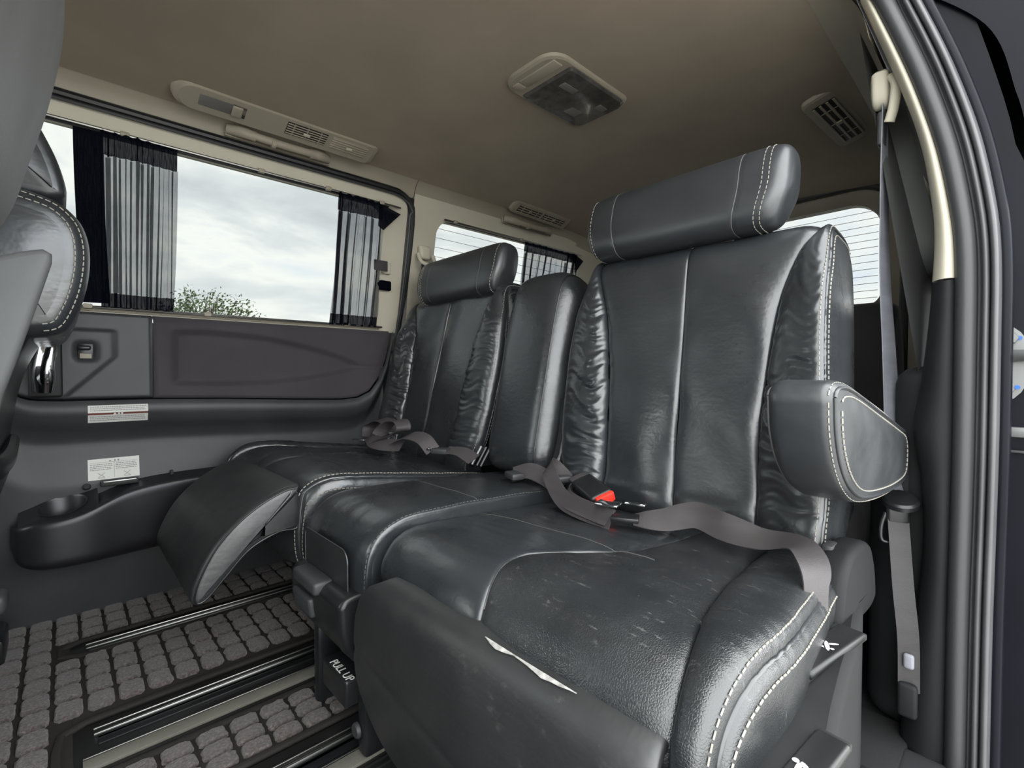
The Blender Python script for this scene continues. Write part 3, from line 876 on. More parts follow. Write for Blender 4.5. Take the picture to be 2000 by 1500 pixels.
SEAM = {
    'inner': [-.645, -.655, -.690, -.706, -.711, -.715, -.708, -.698, -.686, -.672],
    's1': [-.570, -.573, -.575, -.583, -.590, -.605, -.622, -.645, -.660, -.664],
    's2': [-.414, -.416, -.424, -.432, -.434, -.438, -.443, -.446, -.448, -.448],
    's3': [-.281, -.281, -.283, -.288, -.289, -.283, -.274, -.256, -.236, -.228],
    'outer': [-.192, -.188, -.186, -.190, -.195, -.202, -.206, -.209, -.213, -.218],
}
def seam_x(key):
    c = cr_curve(list(zip(ZT, SEAM[key])), 120)
    return np.interp(BZ, c[:, 0], c[:, 1])
def strip(L, N, xa, xb, oa, ob, bulge, p=2.6, ns=22, wr=None, w=None):
    """padded leather strip along a (Y,Z) path between two X curves; rounded down into the seams"""
    m = len(L)
    w = np.ones(m) if w is None else w
    t = (1 - np.cos(np.linspace(0, math.pi, ns))) / 2
    G = np.zeros((m, ns, 3))
    pr = (1 - np.abs(2 * t - 1) ** p) ** (1 / p)
    for j in range(ns):
        x = xa + (xb - xa) * t[j]
        off = (oa + (ob - oa) * t[j]) * w + bulge * pr[j] * (0.35 + 0.65 * w)
        if wr is not None:
            off = off + np.array([wr(t[j], i, x[i]) for i in range(m)])
        G[:, j, 0] = x
        G[:, j, 1] = L[:, 0] + N[:, 0] * off
        G[:, j, 2] = L[:, 1] + N[:, 1] * off
    return G
def wrinkle(amp, side, fz=34., seed=0.):
    """gathered leather: short folds running out of one seam"""
    def f(t, i, x):
        if i > i_top: return 0.0
        z = BACK[i, 1]
        e = math.exp(-((t - side) / .85) ** 2) * min(1, 5 * abs(t - (0 if side > .5 else 1)) + .05)
        env = .25 + math.exp(-((z - .60) / .20) ** 4)
        wob = noise.noise(Vector((t * 2.0, z * 7, seed)))
        q = noise.noise(Vector((t * 1.5 + seed, z * fz + 2.4 * wob, seed)))
        q2 = noise.noise(Vector((t * 2.6 + seed, z * fz * .42 + wob, seed + 4)))
        return amp * e * env * ((1 - 2.4 * abs(q)) * .55 + .8 * q2 - .2)
    return f
def soft(amp, seed):
    def f(t, i, x):
        y = BACK[i, 1]
        return amp * noise.noise(Vector((x * 9, y * 7 + x * 5, seed))) if i <= i_top else 0.0
    return f

CUSH = cr_curve([(.86, .338), (.80, .345), (.74, .350), (.62, .358), (.50, .367), (.43, .371), (.395, .368), (.366, .356), (.349, .336), (.344, .315), (.352, .298), (.375, .290)], 110)
CUSH_LONG = cr_curve([(.86, .338), (.80, .345), (.74, .350), (.62, .358), (.50, .367), (.43, .371), (.395, .368), (.366, .356), (.349, .336), (.342, .29), (.340, .235), (.349, .19), (.375, .175)], 110)
def headrest(t, z0, mir, x0=-.686, x1=-.270, tf=None, seed=0):
    """padded bar headrest with two cross seams and stitched ends"""
    n = 90
    X = np.concatenate([np.linspace(x0, x0 + .03, 14)[:-1], np.linspace(x0 + .03, x1 - .03, n), np.linspace(x1 - .03, x1, 14)[1:]])
    cxm = (x0 + x1) / 2; hw = (x1 - x0) / 2
    a = np.linspace(0, 2 * math.pi, 56, endpoint=False)
    G = []
    for x in X:
        u = (x - cxm) / hw
        k = (1 - min(1, abs(u)) ** 14) ** (1 / 3.0)
        k = max(k, .30)
        sec = []
        for q in a:
            c, s_ = math.cos(q), math.sin(q)
            e = 2 / 3.0
            dy = .046 * math.copysign(abs(c) ** e, c); dz = .074 * math.copysign(abs(s_) ** e, s_)
            # groove at the seams
            g = 1 - .030 * math.exp(-((abs(x - cxm) - .132) / .0022) ** 2)
            dy *= k ** .6 * g; dz *= k ** .35 * g
            low = 1 - .085 * sm(np.array((-dz) / .074 * .9 + .05))
            sec.append((cxm + (x - cxm) * float(low), .912 + dy + dz * .20, z0 + dz - dy * .10))
        G.append(sec)
    G = np.array(G)
    m = MB(); m.grid(G, wv=True); m.cap(G[0], .006, (-1, 0, 0)); m.cap(G[-1], .006, (1, 0, 0))
    h = m.build('headrest', 'leather_smooth', t, 180, tf)
    for sx in (-.132, .132):
        i = int(np.argmin(np.abs(X - (cxm + sx)))); m = MB()
        m.tube(np.vstack([G[i], G[i][:1]]), .0009, 5); m.build('headrest_seam', 'thread_dark', h, 60, tf)
    for xx in ((x1 - .028), (x1 - .038), (x0 + .016)):
        st = MB()
        i = int(np.argmin(np.abs(X - xx))); c = G[i].mean(0)
        lp = np.vstack([G[i], G[i][:1]]); stitches(st, lp, (lp - c), .0085, .0055, .0013, .0006)
        st.build('stitching', 'thread', h, 60, tf)
    for px in (cxm - .07, cxm + .07):
        m = MB(); m.tube([(px, .925, z0 - .06), (px, .930, .845)], .006, 10); m.build('headrest_post', 'steel', t, 60, tf)
        m = MB(); m.rbox((px, .928, .866), (.040, .028, .014), .005, 3); m.build('post_guide', 'plastic_smooth', t, 60, tf)
    m = MB(); m.rbox((cxm, .925, z0 - .076), (.22, .036, .012), .004, 2); m.build('headrest_underside', 'plastic_smooth', t, 60, tf)
    return h

def captain(name, label, far):
    tf = mirror if far else None
    base = (-.43, .6, 0) if not far else (MIRX + .43, .6, 0)
    t = thing(name, label, 'seat', base)
    sd = 30. if far else 0.
    x = {k_: seam_x(k_) for k_ in SEAM}
    leatherm = 'leather'
    # backrest: four padded panels, each between two seams
    G1 = strip(BACK, BN, x['inner'], x['s1'], -.012, 0.0, .034, 2.4, 26, wrinkle(.0056, 1.0, 74, 1 + sd), BW)
    G2 = strip(BACK, BN, x['s1'], x['s2'], 0.0, 0.0, .011, 3.0, 22, soft(.006, 2 + sd), BW)
    G3 = strip(BACK, BN, x['s2'], x['s3'], 0.0, 0.0, .011, 3.0, 22, soft(.007, 5 + sd), BW)
    G4 = strip(BACK, BN, x['s3'], x['outer'], 0.0, .030, .016, 2.4, 26, wrinkle(.0056, 0.0, 60, 8 + sd), BW)
    for G in (G1, G2, G3, G4):
        ex = np.maximum(np.clip((G[..., 0] + .262) / .055, 0, 1), np.clip((-.640 - G[..., 0]) / .06, 0, 1))
        tp = sm((G[..., 2] - .74) / .12)
        G[..., 2] -= .028 * ex ** 2 * tp
        G[..., 1] += .010 * ex ** 2 * tp
    for G, nm in ((G1, 'inner_bolster'), (G2, 'back_panel'), (G3, 'back_panel'), (G4, 'outer_bolster')):
        m = MB(); m.grid(G); bo = m.build(nm, leatherm, t, 180, tf)
    # stitched edges of the bolsters and padded side walls
    for G, j, sx, nm in ((G4, -1, 1, 'side_panel'), (G1, 0, -1, 'side_panel')):
        loop = G[:, j].copy()
        m = MB(); m.cap(loop, .012, (sx, 0, 0), 8); sp = m.build(nm, leatherm, t, 180, tf)
        q0, q1 = 10, i_top + 26
        e = G[q0:q1, j]; inn = G[q0:q1, -5 if j == -1 else 4]
        nr = np.column_stack([np.full(len(e), .25 * sx), BN[q0:q1, 0], BN[q0:q1, 1]])
        cen = loop.mean(0)
        e2 = e + (cen - e) * .045; e2[:, 0] += .0035 * sx
        if (j == 0) == far:
            st = MB(); stitches(st, inn, nr, .0078, .0052, .0014, .0012); st.build('stitching', 'thread', t, 60, tf)
            st = MB(); stitches(st, e2, (sx, -.3, 0), .0078, .0052, .0014, .0010); st.build('stitching', 'thread', t, 60, tf)
        m = MB(); m.tube(e, .0022, 6); m.build('piping', leatherm, t, 60, tf)
    hz = .940 if not far else .913
    headrest(t, hz, far, tf=tf)
    # cushion
    dz = .036 if far else 0.0
    L = (CUSH_LONG if far else CUSH).copy(); L[:, 1] += dz * np.clip((.95 - L[:, 0]) / .5, 0, 1)
    N = path_normals(L); N = -N if N[40, 1] < 0 else N
    yl = L[:, 0]
    ii = np.arange(len(L)); fi = int(np.argmin(L[:, 0]))
    yv = np.where(ii > fi, L[fi, 0], yl)
    f = lambda tab: np.interp(yv, *zip(*cr_curve(tab, 60)))
    cl = f([(.30, -.664), (.345, -.668), (.40, -.683), (.48, -.690), (.86, -.690)])
    ca = f([(.30, -.418), (.345, -.418), (.365, -.428), (.40, -.447), (.43, -.454), (.47, -.447), (.53, -.410), (.588, -.376), (.69, -.364), (.86, -.36)])
    crr = f([(.30, -.178), (.345, -.182), (.38, -.190), (.426, -.203), (.484, -.220), (.585, -.238), (.709, -.252), (.86, -.262)])
    co_ = f([(.30, -.150), (.345, -.150), (.42, -.148), (.50, -.147), (.62, -.156), (.72, -.165), (.86, -.17)])
    def cw(amp, seed, fx_, fy_):
        def g(tt, i, xx):
            y = L[i, 0]
            q = noise.noise(Vector((xx * fx_, y * fy_, seed)))
            q2 = noise.noise(Vector((xx * 14, y * 14, seed + 3)))
            return amp * ((1 - 2 * abs(q)) * .6 + .8 * q2)
        return g
    mw = 'leather_worn' if not far else 'leather'
    H1 = strip(L, N, cl, ca, -.012, 0.0, .013, 3.2, 34, cw(.0018, 1 + sd, 12, 40))
    H2 = strip(L, N, ca, crr, 0.0, -.002, .012, 3.0, 36, cw(.0018, 6 + sd, 26, 18))
    H3 = strip(L, N, crr, co_, -.002, -.004, .020, 2.6, 26, cw(.0028, 9 + sd, 12, 46))
    cu = None
    for H, nm, mm in ((H1, 'cushion_panel', leatherm if far else 'leather'), (H2, 'cushion_panel', mw), (H3, 'cushion_bolster', mw)):
        m = MB(); m.grid(H); cu = m.build(nm, mm, t, 180, tf)
    # pale seam cord following the U of the cushion
    m = MB(); q = H1[14:96, -1] + np.column_stack([np.zeros(82), N[14:96]]) * .0022; m.tube(q, .0016, 6); m.build('seam_cord', 'thread_dark' if not far else 'leather', t, 60, tf)
    m = MB(); q = H2[14:96, -1] + np.column_stack([np.zeros(82), N[14:96]]) * .0008; m.tube(q, .0012, 6); m.build('seam_cord', 'leather', t, 60, tf)
    if not far:
        for H, a_, b_ in ((H1, 3, -1), (H2, 0, 16)):
            r0 = int(np.argmin(np.abs(L[:60, 0] - .565)))
            q = np.array([H[r0, k_] for k_ in range(H.shape[1])][a_:b_]) + [0, 0, .0006]
            m = MB(); m.tube(q, .0008, 5); m.build('cross_seam', 'thread_dark', t, 60, tf)
    # cushion skirts with double stitched rims
    for H, j, sx, zb_ in ((H3, -1, 1, .25), (H1, 0, -1, .20 if far else .27)):
        e = H[2:, j]
        rows = []
        for kk, (dx, fz) in enumerate(((0, 0), (.005, .03), (.008, .10), (.008, .25), (.005, .6), (0, 1.0))):
            r_ = e.copy(); r_[:, 0] += sx * dx; r_[:, 2] = e[:, 2] + (np.minimum(zb_, e[:, 2]) - e[:, 2]) * fz
            rows.append(r_)
        m = MB(); m.grid(np.array(rows)); m.build('cushion_skirt', leatherm if j == 0 else mw, t, 180, tf)
        up = np.column_stack([np.full(len(e), .3 * sx), N[2:]])
        if (j == 0) == far:
            st = MB(); stitches(st, H[2:, -5 if j == -1 else 4], up, .0085, .0060, .0017, .0012); st.build('stitching', 'thread', t, 60, tf)
            st = MB(); stitches(st, rows[2], (sx, 0, .1), .0085, .0060, .0017, .0010); st.build('stitching', 'thread', t, 60, tf)
        m = MB(); m.tube(e, .0026, 6); m.build('piping', leatherm, t, 60, tf)
    return t, dict(L=L, N=N, H1=H1, H2=H2, H3=H3, G1=G1, G4=G4)

near, ND = captain('captain_seat', 'black leather captain seat with raised headrest and padded outer armrest beside the open door', False)
far_, FD = captain('captain_seat', 'black leather captain seat beside the closed sliding door with leg rest swung up', True)

# --- near seat: folded leg rest, armrest, side shield with levers
LR = cr_curve([(.378, .316), (.354, .324), (.333, .322), (.319, .300), (.314, .25), (.319, .18), (.332, .12), (.352, .06), (.374, .018)], 60)
LN = path_normals(LR); LN = -LN if LN[20, 0] > 0 else LN
one = np.ones(len(LR))
lf = np.interp(LR[:, 1], [.0, .06, .2, .26, .29, .310, .326], [-.655, -.668, -.674, -.670, -.660, -.642, -.605])
rt = np.interp(LR[:, 1], [.0, .25, .325], [-.175, -.172, -.185])
def lrw(tt, i, xx):
    z = LR[i, 1]
    c = .0022 * math.exp(-((z - (.215 - .10 * (xx + .67))) / .006) ** 2)
    return .004 * noise.noise(Vector((xx * 6, z * 9, 3))) - c
GL = strip(LR, LN, lf, rt, 0, 0, .012, 5.0, 60, lrw)
mb = MB(); mb.grid(GL); leg = mb.build('leg_rest', 'leather_panel', near, 180)
mb = MB(); mb.cap(np.vstack([GL[:, 0], [[-.655, .43, .02], [-.64, .42, .31]]]), .004, (-1, 0, 0), 5); mb.build('leg_rest_side', 'leather_panel', leg, 180)
# worn edge and crease thread along the leg rest
mb = MB(); jj = [j for j in range(GL.shape[1]) if -.395 < GL[4, j, 0] < -.265]
wj = [RNG.uniform(.2, 1) for _ in jj]; wj[0] = wj[-1] = .05
top = np.array([GL[7, j] + [0, -.0025, .001] for j in jj]); low = np.array([GL[7, j] + (GL[8, j] - GL[7, j]) * w_ * .6 + [0, -.0025, .001] for j, w_ in zip(jj, wj)])
mb.grid(np.array([top, (top + low) / 2 + [0, -.001, 0], low]))
mb.build('torn_edge', 'worn_edge', leg, 60)

ap = [(.572, .596), (.580, .607), (.605, .612), (.66, .606), (.80, .577), (.95, .545), (1.03, .525), (1.055, .495), (1.05, .455), (1.02, .437), (.92, .437), (.80, .447), (.70, .462), (.64, .485), (.60, .517), (.578, .555)]
mb = MB(); mb.puff(ap, -.197, -.132, .012, .006, 110, 6, 6); GA = mb.last
arm = mb.build('armrest', 'leather_smooth', near, 180)
for gi, nx_ in ((-4, .3), (-1, 1.0)):
    st = MB()
    lp = np.vstack([GA[gi], GA[gi][:1]]); c = lp.mean(0); d_ = lp - c; d_[:, 0] = 0
    if gi == -1: lp = c + (lp - c) * .93 + np.array([.0012, 0, 0])
    stitches(st, lp, d_ * (1 if gi == -4 else .02) + np.array([nx_ * .1, 0, 0]), .0080, .0056, .0016, .0009)
    st.build('stitching', 'thread', arm, 60)
mb = MB(); lp = np.vstack([GA[-2], GA[-2][:1]]); mb.tube(lp, .0022, 6); mb.build('piping', 'leather_smooth', arm, 60)
mb = MB(); lp = np.vstack([GA[1], GA[1][:1]]); mb.tube(lp, .0018, 6); mb.build('piping', 'thread_dark', arm, 60)
mb = MB(); mb.lathe([(0, .03), (.03, .03), (.034, .026), (.034, 0)], (-.215, 1.0, .49), (1, 0, 0)); mb.build('armrest_pivot', 'plastic_smooth', near)

# side shield: outer edge converges a little towards the front
ze = .292
sh = [(-.094, .30), (-.098, .44), (-.112, .53), (-.122, .65), (-.141, .775), (-.150, .81), (-.20, .81), (-.20, .30)]
rows = []
for z, ins in ((.02, .012), (.10, .0), (ze - .012, .0), (ze - .004, .003), (ze, .010)):
    rows.append([(x - (ins if x > -.18 else 0), y, z + (.018 * sm(np.array((y - .50) / .12)) if z > .2 else 0)) for x, y in lin_curve(sh + [sh[0]], 60)[:-1]])
mb = MB(); mb.grid(np.array(rows, float), wv=True); mb.cap(np.array(rows[-1], float), 0, rings=3)
shield = mb.build('side_shield', 'plastic_matte', near, 50)
# upright hinge cover between base and backrest
hc = [(.69, .29), (.71, .35), (.735, .375), (.78, .385), (.86, .37), (.90, .31), (.88, .27)]
mb = MB(); mb.puff(hc, -.185, -.148, .010, .004, 50, 4, 4); mb.build('recliner_cover', 'plastic_matte', near, 60)
mb = MB(); mb.rbox((-.178, .765, .352), (.014, .030, .07), .004, 2); mb.build('recliner_bracket', 'plastic', near)
def lever(c, size, rz, glyph):
    R = Matrix.Rotation(rz, 3, 'Z')
    m = MB(); m.rbox((c[0] - .004, c[1] + .004, c[2] - .002), (size[0] * 1.14, size[1] * 1.08, .008), .002, 2, R); slot = m.build('lever_slot', 'dark_slot', near)
    c2 = (c[0], c[1], c[2] + .002)
    m = MB(); m.rbox(c2, size, .004, 3, R); lv = m.build('seat_lever', 'plastic_smooth', near)
    m = MB()
    for poly in glyph:
        pts = [Vector((u * 1.25, v * 1.25, size[2] / 2 + .0006)) for u, v in poly]
        pts = [R @ p_ + Vector(c2) for p_ in pts]
        m.add([p_[:] for p_ in pts], [tuple(range(len(pts)))])
    m.build('lever_symbol', 'white_print', lv)
    return lv
def blob(cx, cy, rx, ry=None, a=0, n=10):
    ry = ry or rx
    return [(cx + rx * math.cos(t) * math.cos(a) - ry * math.sin(t) * math.sin(a), cy + rx * math.cos(t) * math.sin(a) + ry * math.sin(t) * math.cos(a)) for t in np.linspace(0, 2 * math.pi, n, endpoint=False)]
g1 = [blob(-.006, .004, .0022), blob(.001, -.001, .0018, .009, .5), blob(.003, .006, .0016, .005, -.7), blob(-.004, -.004, .0016, .0055, 1.1), blob(.006, -.003, .0016)]
g2 = [blob(-.007, .010, .0022), blob(-.003, .003, .0020, .007, .2), blob(.003, -.003, .0020, .008, -.6), blob(-.001, .009, .0018, .004, .9), blob(.004, .004, .0016)]
lever((-.146, .620, .308), (.030, .135, .010), -.16, g1)
lever((-.116, .425, .292), (.028, .140, .010), -.09, g2)

# --- far seat: leg rest swung up
lp = [(.352, .392), (.32, .388), (.275, .368), (.235, .340), (.198, .300), (.172, .252), (.162, .216), (.170, .200), (.190, .205), (.222, .238), (.262, .278), (.31, .298), (.352, .305)]
mb = MB(); mb.puff(lp, -1.44, -1.005, .014, .004, 100, 6, 20); GF = mb.last
flr = mb.build('leg_rest', 'leather_panel', far_, 180)
mb = MB(); mb.tube(np.vstack([GF[-3], GF[-3][:1]]), .0016, 6); mb.build('piping', 'plastic_smooth', flr)
mb = MB(); mb.rbox((-1.22, .47, .29), (.42, .22, .05), .01); mb.build('seat_pan', 'plastic_smooth', far_)
for xx in (-1.12, -1.34):
    mb = MB(); mb.rbox((xx, .62, .14), (.05, .34, .27), .012, 2); mb.build('seat_base', 'plastic_smooth', far_)
mb = MB(); mb.rbox((-.41, .60, .15), (.42, .42, .26), .02, 2); mb.build('seat_base', 'plastic_smooth', near)

# ------------------------------------------------------------------ middle seat with console tray
mid = thing('middle_seat', 'narrow black leather middle seat with no headrest and a console tray under its front', 'seat', (-.83, .6, 0))
mp = [(.86, .372), (.812, .374), (.782, .392), (.776, .43), (.790, .50), (.812, .60), (.834, .70), (.853, .78), (.870, .835), (.888, .860), (.915, .872), (.96, .866), (1.0, .83), (1.01, .70), (1.0, .50), (.97, .38)]
mb = MB(); mb.puff(mp, -.958, -.728, .055, .012, 130, 10, 16); GM = mb.last
def midround(V):
    V = V.copy(); u = np.clip(np.abs(V[:, 0] + .843) / .115, 0, 1.1)
    V[:, 2] -= .045 * u ** 4 * sm((V[:, 2] - .68) / .18)
    V[:, 1] += .020 * u ** 3 * sm((.95 - V[:, 1]) / .1)
    return V
mback = mb.build('backrest', 'leather', mid, 180, midround)
mb = MB(); mb.tube(GM[-8][:100], .0016, 6); mb.build('back_seam', 'plastic_smooth', mback, 60, midround)
MC = cr_curve([(.86, .355), (.80, .362), (.62, .374), (.48, .381), (.42, .381), (.385, .374), (.360, .357), (.346, .333), (.341, .30), (.341, .266)], 90)
MN = path_normals(MC); MN = -MN if MN[30, 1] < 0 else MN
o1 = np.ones(len(MC))
def mwr(tt, i, xx):
    return .0022 * noise.noise(Vector((xx * 14, MC[i, 0] * 14, 31))) + .0007 * (1 - 2 * abs(noise.noise(Vector((xx * 60, MC[i, 0] * 16 + xx * 20, 7)))))
edge_r = np.interp(MC[:, 1], [.26, .33, .37, .385], [-.690, -.690, -.690, -.690]) * o1
GC = strip(MC, MN, -.942 * o1, edge_r, -.010, -.006, .016, 4.0, 40, mwr)
mb = MB(); mb.grid(GC); mcu = mb.build('cushion', 'leather', mid, 180)
st = MB(); stitches(st, GC[8:, -4], np.column_stack([np.full(len(MC) - 8, .3), MN[8:]]), .0080, .0055, .0014, .0010); st.build('stitching', 'thread_dark', mcu, 60)
r0 = int(np.argmin(np.abs(MC[:50, 0] - .56))); mb = MB(); mb.tube(GC[r0, 4:-4] + [0, 0, .0006], .0008, 5); mb.build('cross_seam', 'thread_dark', mcu)
for j, sx in ((0, -1), (-1, 1)):
    e = GC[:, j]; b_ = e.copy(); b_[:, 2] = np.minimum(b_[:, 2], .25); mb = MB(); mb.grid(np.array([e, (e + b_) / 2 + [sx * .004, 0, 0], b_])); mb.build('cushion_skirt', 'leather', mid, 180)
# flush inset flap on the cushion front
fl = np.array([(x, .3235, z) for x, z in rrect(-.900, -.722, .268, .338, (.02, .012, .004, .004))])
mb = MB(); mb.cap(fl, .001, (0, -1, 0), 3); mb.tube(np.vstack([fl, fl[:1]]), .0013, 5); mb.build('front_flap', 'leather_panel', mcu, 60)
# tray
tp = [(.300, .262), (.312, .274), (.345, .276), (.36, .262), (.36, .175), (.335, .165), (.318, .180), (.304, .215)]
mb = MB(); mb.puff(tp, -.912, -.700, .008, .002, 60, 4, 4); tray = mb.build('console_tray', 'plastic_smooth', mid, 50)
mb = MB(); mb.rbox((-.826, .308, .268), (.100, .034, .022), .006, 3); mb.build('tray_latch', 'plastic', tray)
mb = MB(); mb.rbox((-.846, .302, .225), (.078, .014, .036), .006, 3, Matrix.Rotation(.15, 3, 'X')); mb.build('tray_button', 'plastic', tray)
mb = MB(); mb.rbox((-.72, .327, .225), (.035, .030, .09), .01, 3); mb.build('tray_end', 'plastic_smooth', tray)
# support leg, recess, lever
mb = MB(); mb.rbox((-.80, .46, .095), (.20, .16, .16), .008, 2); base_m = mb.build('support_box', 'plastic_smooth', mid)
mb = MB(); mb.rbox((-.705, .365, .113), (.028, .06, .196), .008, 2); mb.build('support_leg', 'plastic_smooth', mid)
mb = MB(); mb.rbox((-.888, .365, .09), (.026, .06, .17), .008, 2); mb.build('support_leg', 'plastic_smooth', mid)
mb = MB(); mb.rbox((-.760, .350, .115), (.090, .070, .045), .005, 3); lv = mb.build('lift_lever', 'plastic_smooth', mid)
fc = bpy.data.curves.new('lever_lettering', 'FONT'); fc.body = 'PULL UP'; fc.size = .019; fc.extrude = .0003; fc.align_x = 'CENTER'
ft = bpy.data.objects.new('lettering_curve', fc); COL.objects.link(ft); bpy.context.view_layer.update()
fm = bpy.data.meshes.new_from_object(ft); bpy.data.objects.remove(ft); fm.materials.clear(); fm.materials.append(M['white_print'])
fo = bpy.data.objects.new('lever_lettering', fm); COL.objects.link(fo)
fo.parent = lv; fo.location = (-.748, .318, .1385); fo.rotation_euler = (0, 0, 0)
mb = MB(); mb.lathe([(0, .006), (.010, .006), (.012, .003), (.012, 0)], (-.712, .334, .055), (0, -1, 0)); mb.build('bolt_cover', 'plastic', mid)

# ------------------------------------------------------------------ belts and buckles
def belt_tongue(c, R, parent):
    m = MB(); m.rbox(c, (.028, .052, .006), .002, 2, R); m.build('tongue', 'chrome', parent)
# near lap belt lying across the cushion rear
nb = thing('lap_belt', 'grey lap belt lying slack across the cushion beside the open door', 'seat belt', (-.4, .72, .36))
pts = cr_curve([(-.640, .760, .395), (-.655, .735, .425), (-.648, .708, .432), (-.618, .690, .405), (-.575, .672, .385), (-.52, .658, .381), (-.455, .650, .381)], 60)
wd = np.column_stack([np.full(60, .35), np.full(60, .4), np.linspace(.9, .9, 60)])
mb = MB(); mb.ribbon(pts, wd, .034, .0016); mb.build('webbing_loop', 'webbing', nb, 60)
pts = cr_curve([(-.595, .742, .392), (-.60, .70, .388), (-.56, .675, .384), (-.50, .66, .382), (-.46, .652, .382)], 40)
mb = MB(); mb.ribbon(pts, (.3, .6, .5), .034, .0016); mb.build('webbing_loop', 'webbing', nb, 60)
P0 = cr_curve([(-.425, .668, .384), (-.385, .690, .388), (-.340, .705, .402), (-.295, .695, .398), (-.245, .690, .394), (-.205, .690, .400), (-.180, .672, .398), (-.163, .640, .382), (-.158, .625, .345)], 90)
W0 = np.array([np.interp(np.linspace(0, 1, 90), [0, .2, .4, .55, .75, 1], q) for q in ([.1, 0, -.05, .2, .3, .35], [.95, .5, .35, .8, .9, .9], [.15, .85, .9, .5, .1, -.05])]).T
mb = MB(); mb.ribbon(P0, W0, .040, .0016); mb.build('webbing', 'webbing', nb, 60)
mb = MB(); mb.rbox((-.436, .660, .386), (.044, .030, .007), .002, 2, Matrix.Rotation(.5, 3, 'Z')); mb.build('belt_slider', 'plastic_smooth', nb)
tg = MB(); tg.rbox((-.470, .662, .402), (.040, .030, .005), .002, 2, Matrix.Rotation(.25, 3, 'Z')); tg.rbox((-.430, .680, .406), (.034, .010, .004), .0015, 2, Matrix.Rotation(.25, 3, 'Z')); tg.build('tongue', 'chrome', nb)
bk = thing('belt_buckle', 'black belt buckle with red release button on the armrest seat', 'buckle', (-.53, .70, .40))
R = Matrix.Rotation(-.55, 3, 'Z') @ Matrix.Rotation(.20, 3, 'Y') @ Matrix.Rotation(-.3, 3, 'X')
R = Matrix.Rotation(-.42, 3, 'Z') @ Matrix.Rotation(.16, 3, 'Y') @ Matrix.Rotation(.35, 3, 'X')
mb = MB(); mb.rbox((-.545, .715, .402), (.085, .046, .024), .007, 3, R); mb.build('buckle_body', 'plastic_smooth', bk)
off = R @ Vector((.0445, 0.003, 0.001)); mb = MB(); mb.rbox((-.545 + off.x, .715 + off.y, .402 + off.z), (.010, .036, .018), .003, 2, R); mb.build('release_button', 'red', bk)
off = R @ Vector((-.052, 0, -.002)); mb = MB(); mb.rbox((-.545 + off.x, .715 + off.y, .402 + off.z), (.035, .034, .014), .005, 2, R); mb.build('buckle_stalk', 'webbing', bk)

# dark socket and folded straps between middle and near seats
sb = thing('folded_belt', 'folded dark belt ends tucked beside the middle backrest behind the buckle', 'seat belt', (-.68, .75, .38))
mb = MB(); mb.ribbon(cr_curve([(-.78, .735, .392), (-.74, .745, .405), (-.70, .75, .398), (-.665, .742, .392)], 30), (.1, .5, .8), .036, .002); mb.build('webbing', 'webbing', sb)
mb = MB(); mb.rbox((-.765, .725, .394), (.045, .030, .014), .004, 2, Matrix.Rotation(-.3, 3, 'Z')); mb.build('slider', 'plastic', sb)
mb = MB(); mb.rbox((-.655, .752, .402), (.050, .034, .016), .006, 3, Matrix.Rotation(-.4, 3, 'Z')); mb.build('buckle_end', 'plastic', sb)
mb = MB(); mb.tube([(-.700, .77, .385), (-.694, .80, .44), (-.690, .82, .52)], .005, 8); mb.build('strap_bar', 'zinc', sb)
mb = MB(); mb.ribbon(cr_curve([(-.698, .785, .41), (-.700, .81, .47), (-.712, .835, .53), (-.72, .845, .56)], 20), (1, 0, 0), .026, .003); mb.build('strap', 'plastic_smooth', sb)

# far lap belt bundle
fb = thing('lap_belt', 'curled grey lap belt bundle on the seat by the closed sliding door', 'seat belt', (-1.2, .66, .42))
def rb(pts, wdirs, w=.040, n=60, nm='webbing', m_='webbing'):
    m = MB(); c = cr_curve(pts, n)
    wd_ = np.array([np.interp(np.linspace(0, 1, n), np.linspace(0, 1, len(wdirs)), [q[k] for q in wdirs]) for k in range(3)]).T
    m.ribbon(c, wd_, w, .0016); m.build(nm, m_, fb, 60)
rb([(-1.36, .680, .425), (-1.37, .690, .455), (-1.33, .70, .478), (-1.27, .695, .474), (-1.23, .685, .452)], [(.2, .9, .3), (.2, .9, .2), (0, 1, .2)])
rb([(-1.27, .64, .425), (-1.225, .655, .440), (-1.175, .668, .452), (-1.145, .672, .470), (-1.165, .675, .488), (-1.205, .672, .484), (-1.235, .662, .462), (-1.245, .65, .440)], [(.2, .8, .5), (.3, .9, .2), (.3, .9, .1), (.3, .9, .1)])
rb([(-1.31, .655, .425), (-1.285, .645, .438), (-1.24, .635, .428), (-1.19, .640, .424), (-1.14, .665, .424)], [(.1, .6, .8), (.1, .7, .7), (.2, .8, .5)])
rb([(-1.17, .655, .430), (-1.12, .675, .452), (-1.075, .69, .446), (-1.045, .70, .418)], [(.25, .85, .4), (.3, .8, .3), (.3, .8, .3)])
mb = MB(); mb.rbox((-1.03, .715, .418), (.045, .034, .014), .004, 2, Matrix.Rotation(.5, 3, 'Z')); mb.build('slider', 'plastic', fb)
mb = MB(); mb.rbox((-1.055, .706, .424), (.010, .046, .005), .002, 2, Matrix.Rotation(.4, 3, 'Z')); mb.build('tongue', 'chrome', fb)
rb([(-1.02, .725, .420), (-.98, .742, .418), (-.94, .752, .402)], [(.3, .8, .2), (.3, .8, .2)])
mb = MB(); mb.rbox((-1.37, .655, .418), (.05, .014, .004), .001, 2, Matrix.Rotation(.3, 3, 'Z')); mb.build('tongue', 'chrome', fb)
for dx in (0, .02, .035):
    m = MB(); m.tube([(-.965 + dx, .765, .385), (-.957 + dx, .79, .43)], .004, 8); m.build('bracket_bar', 'plastic_smooth' if dx else 'zinc', mid)

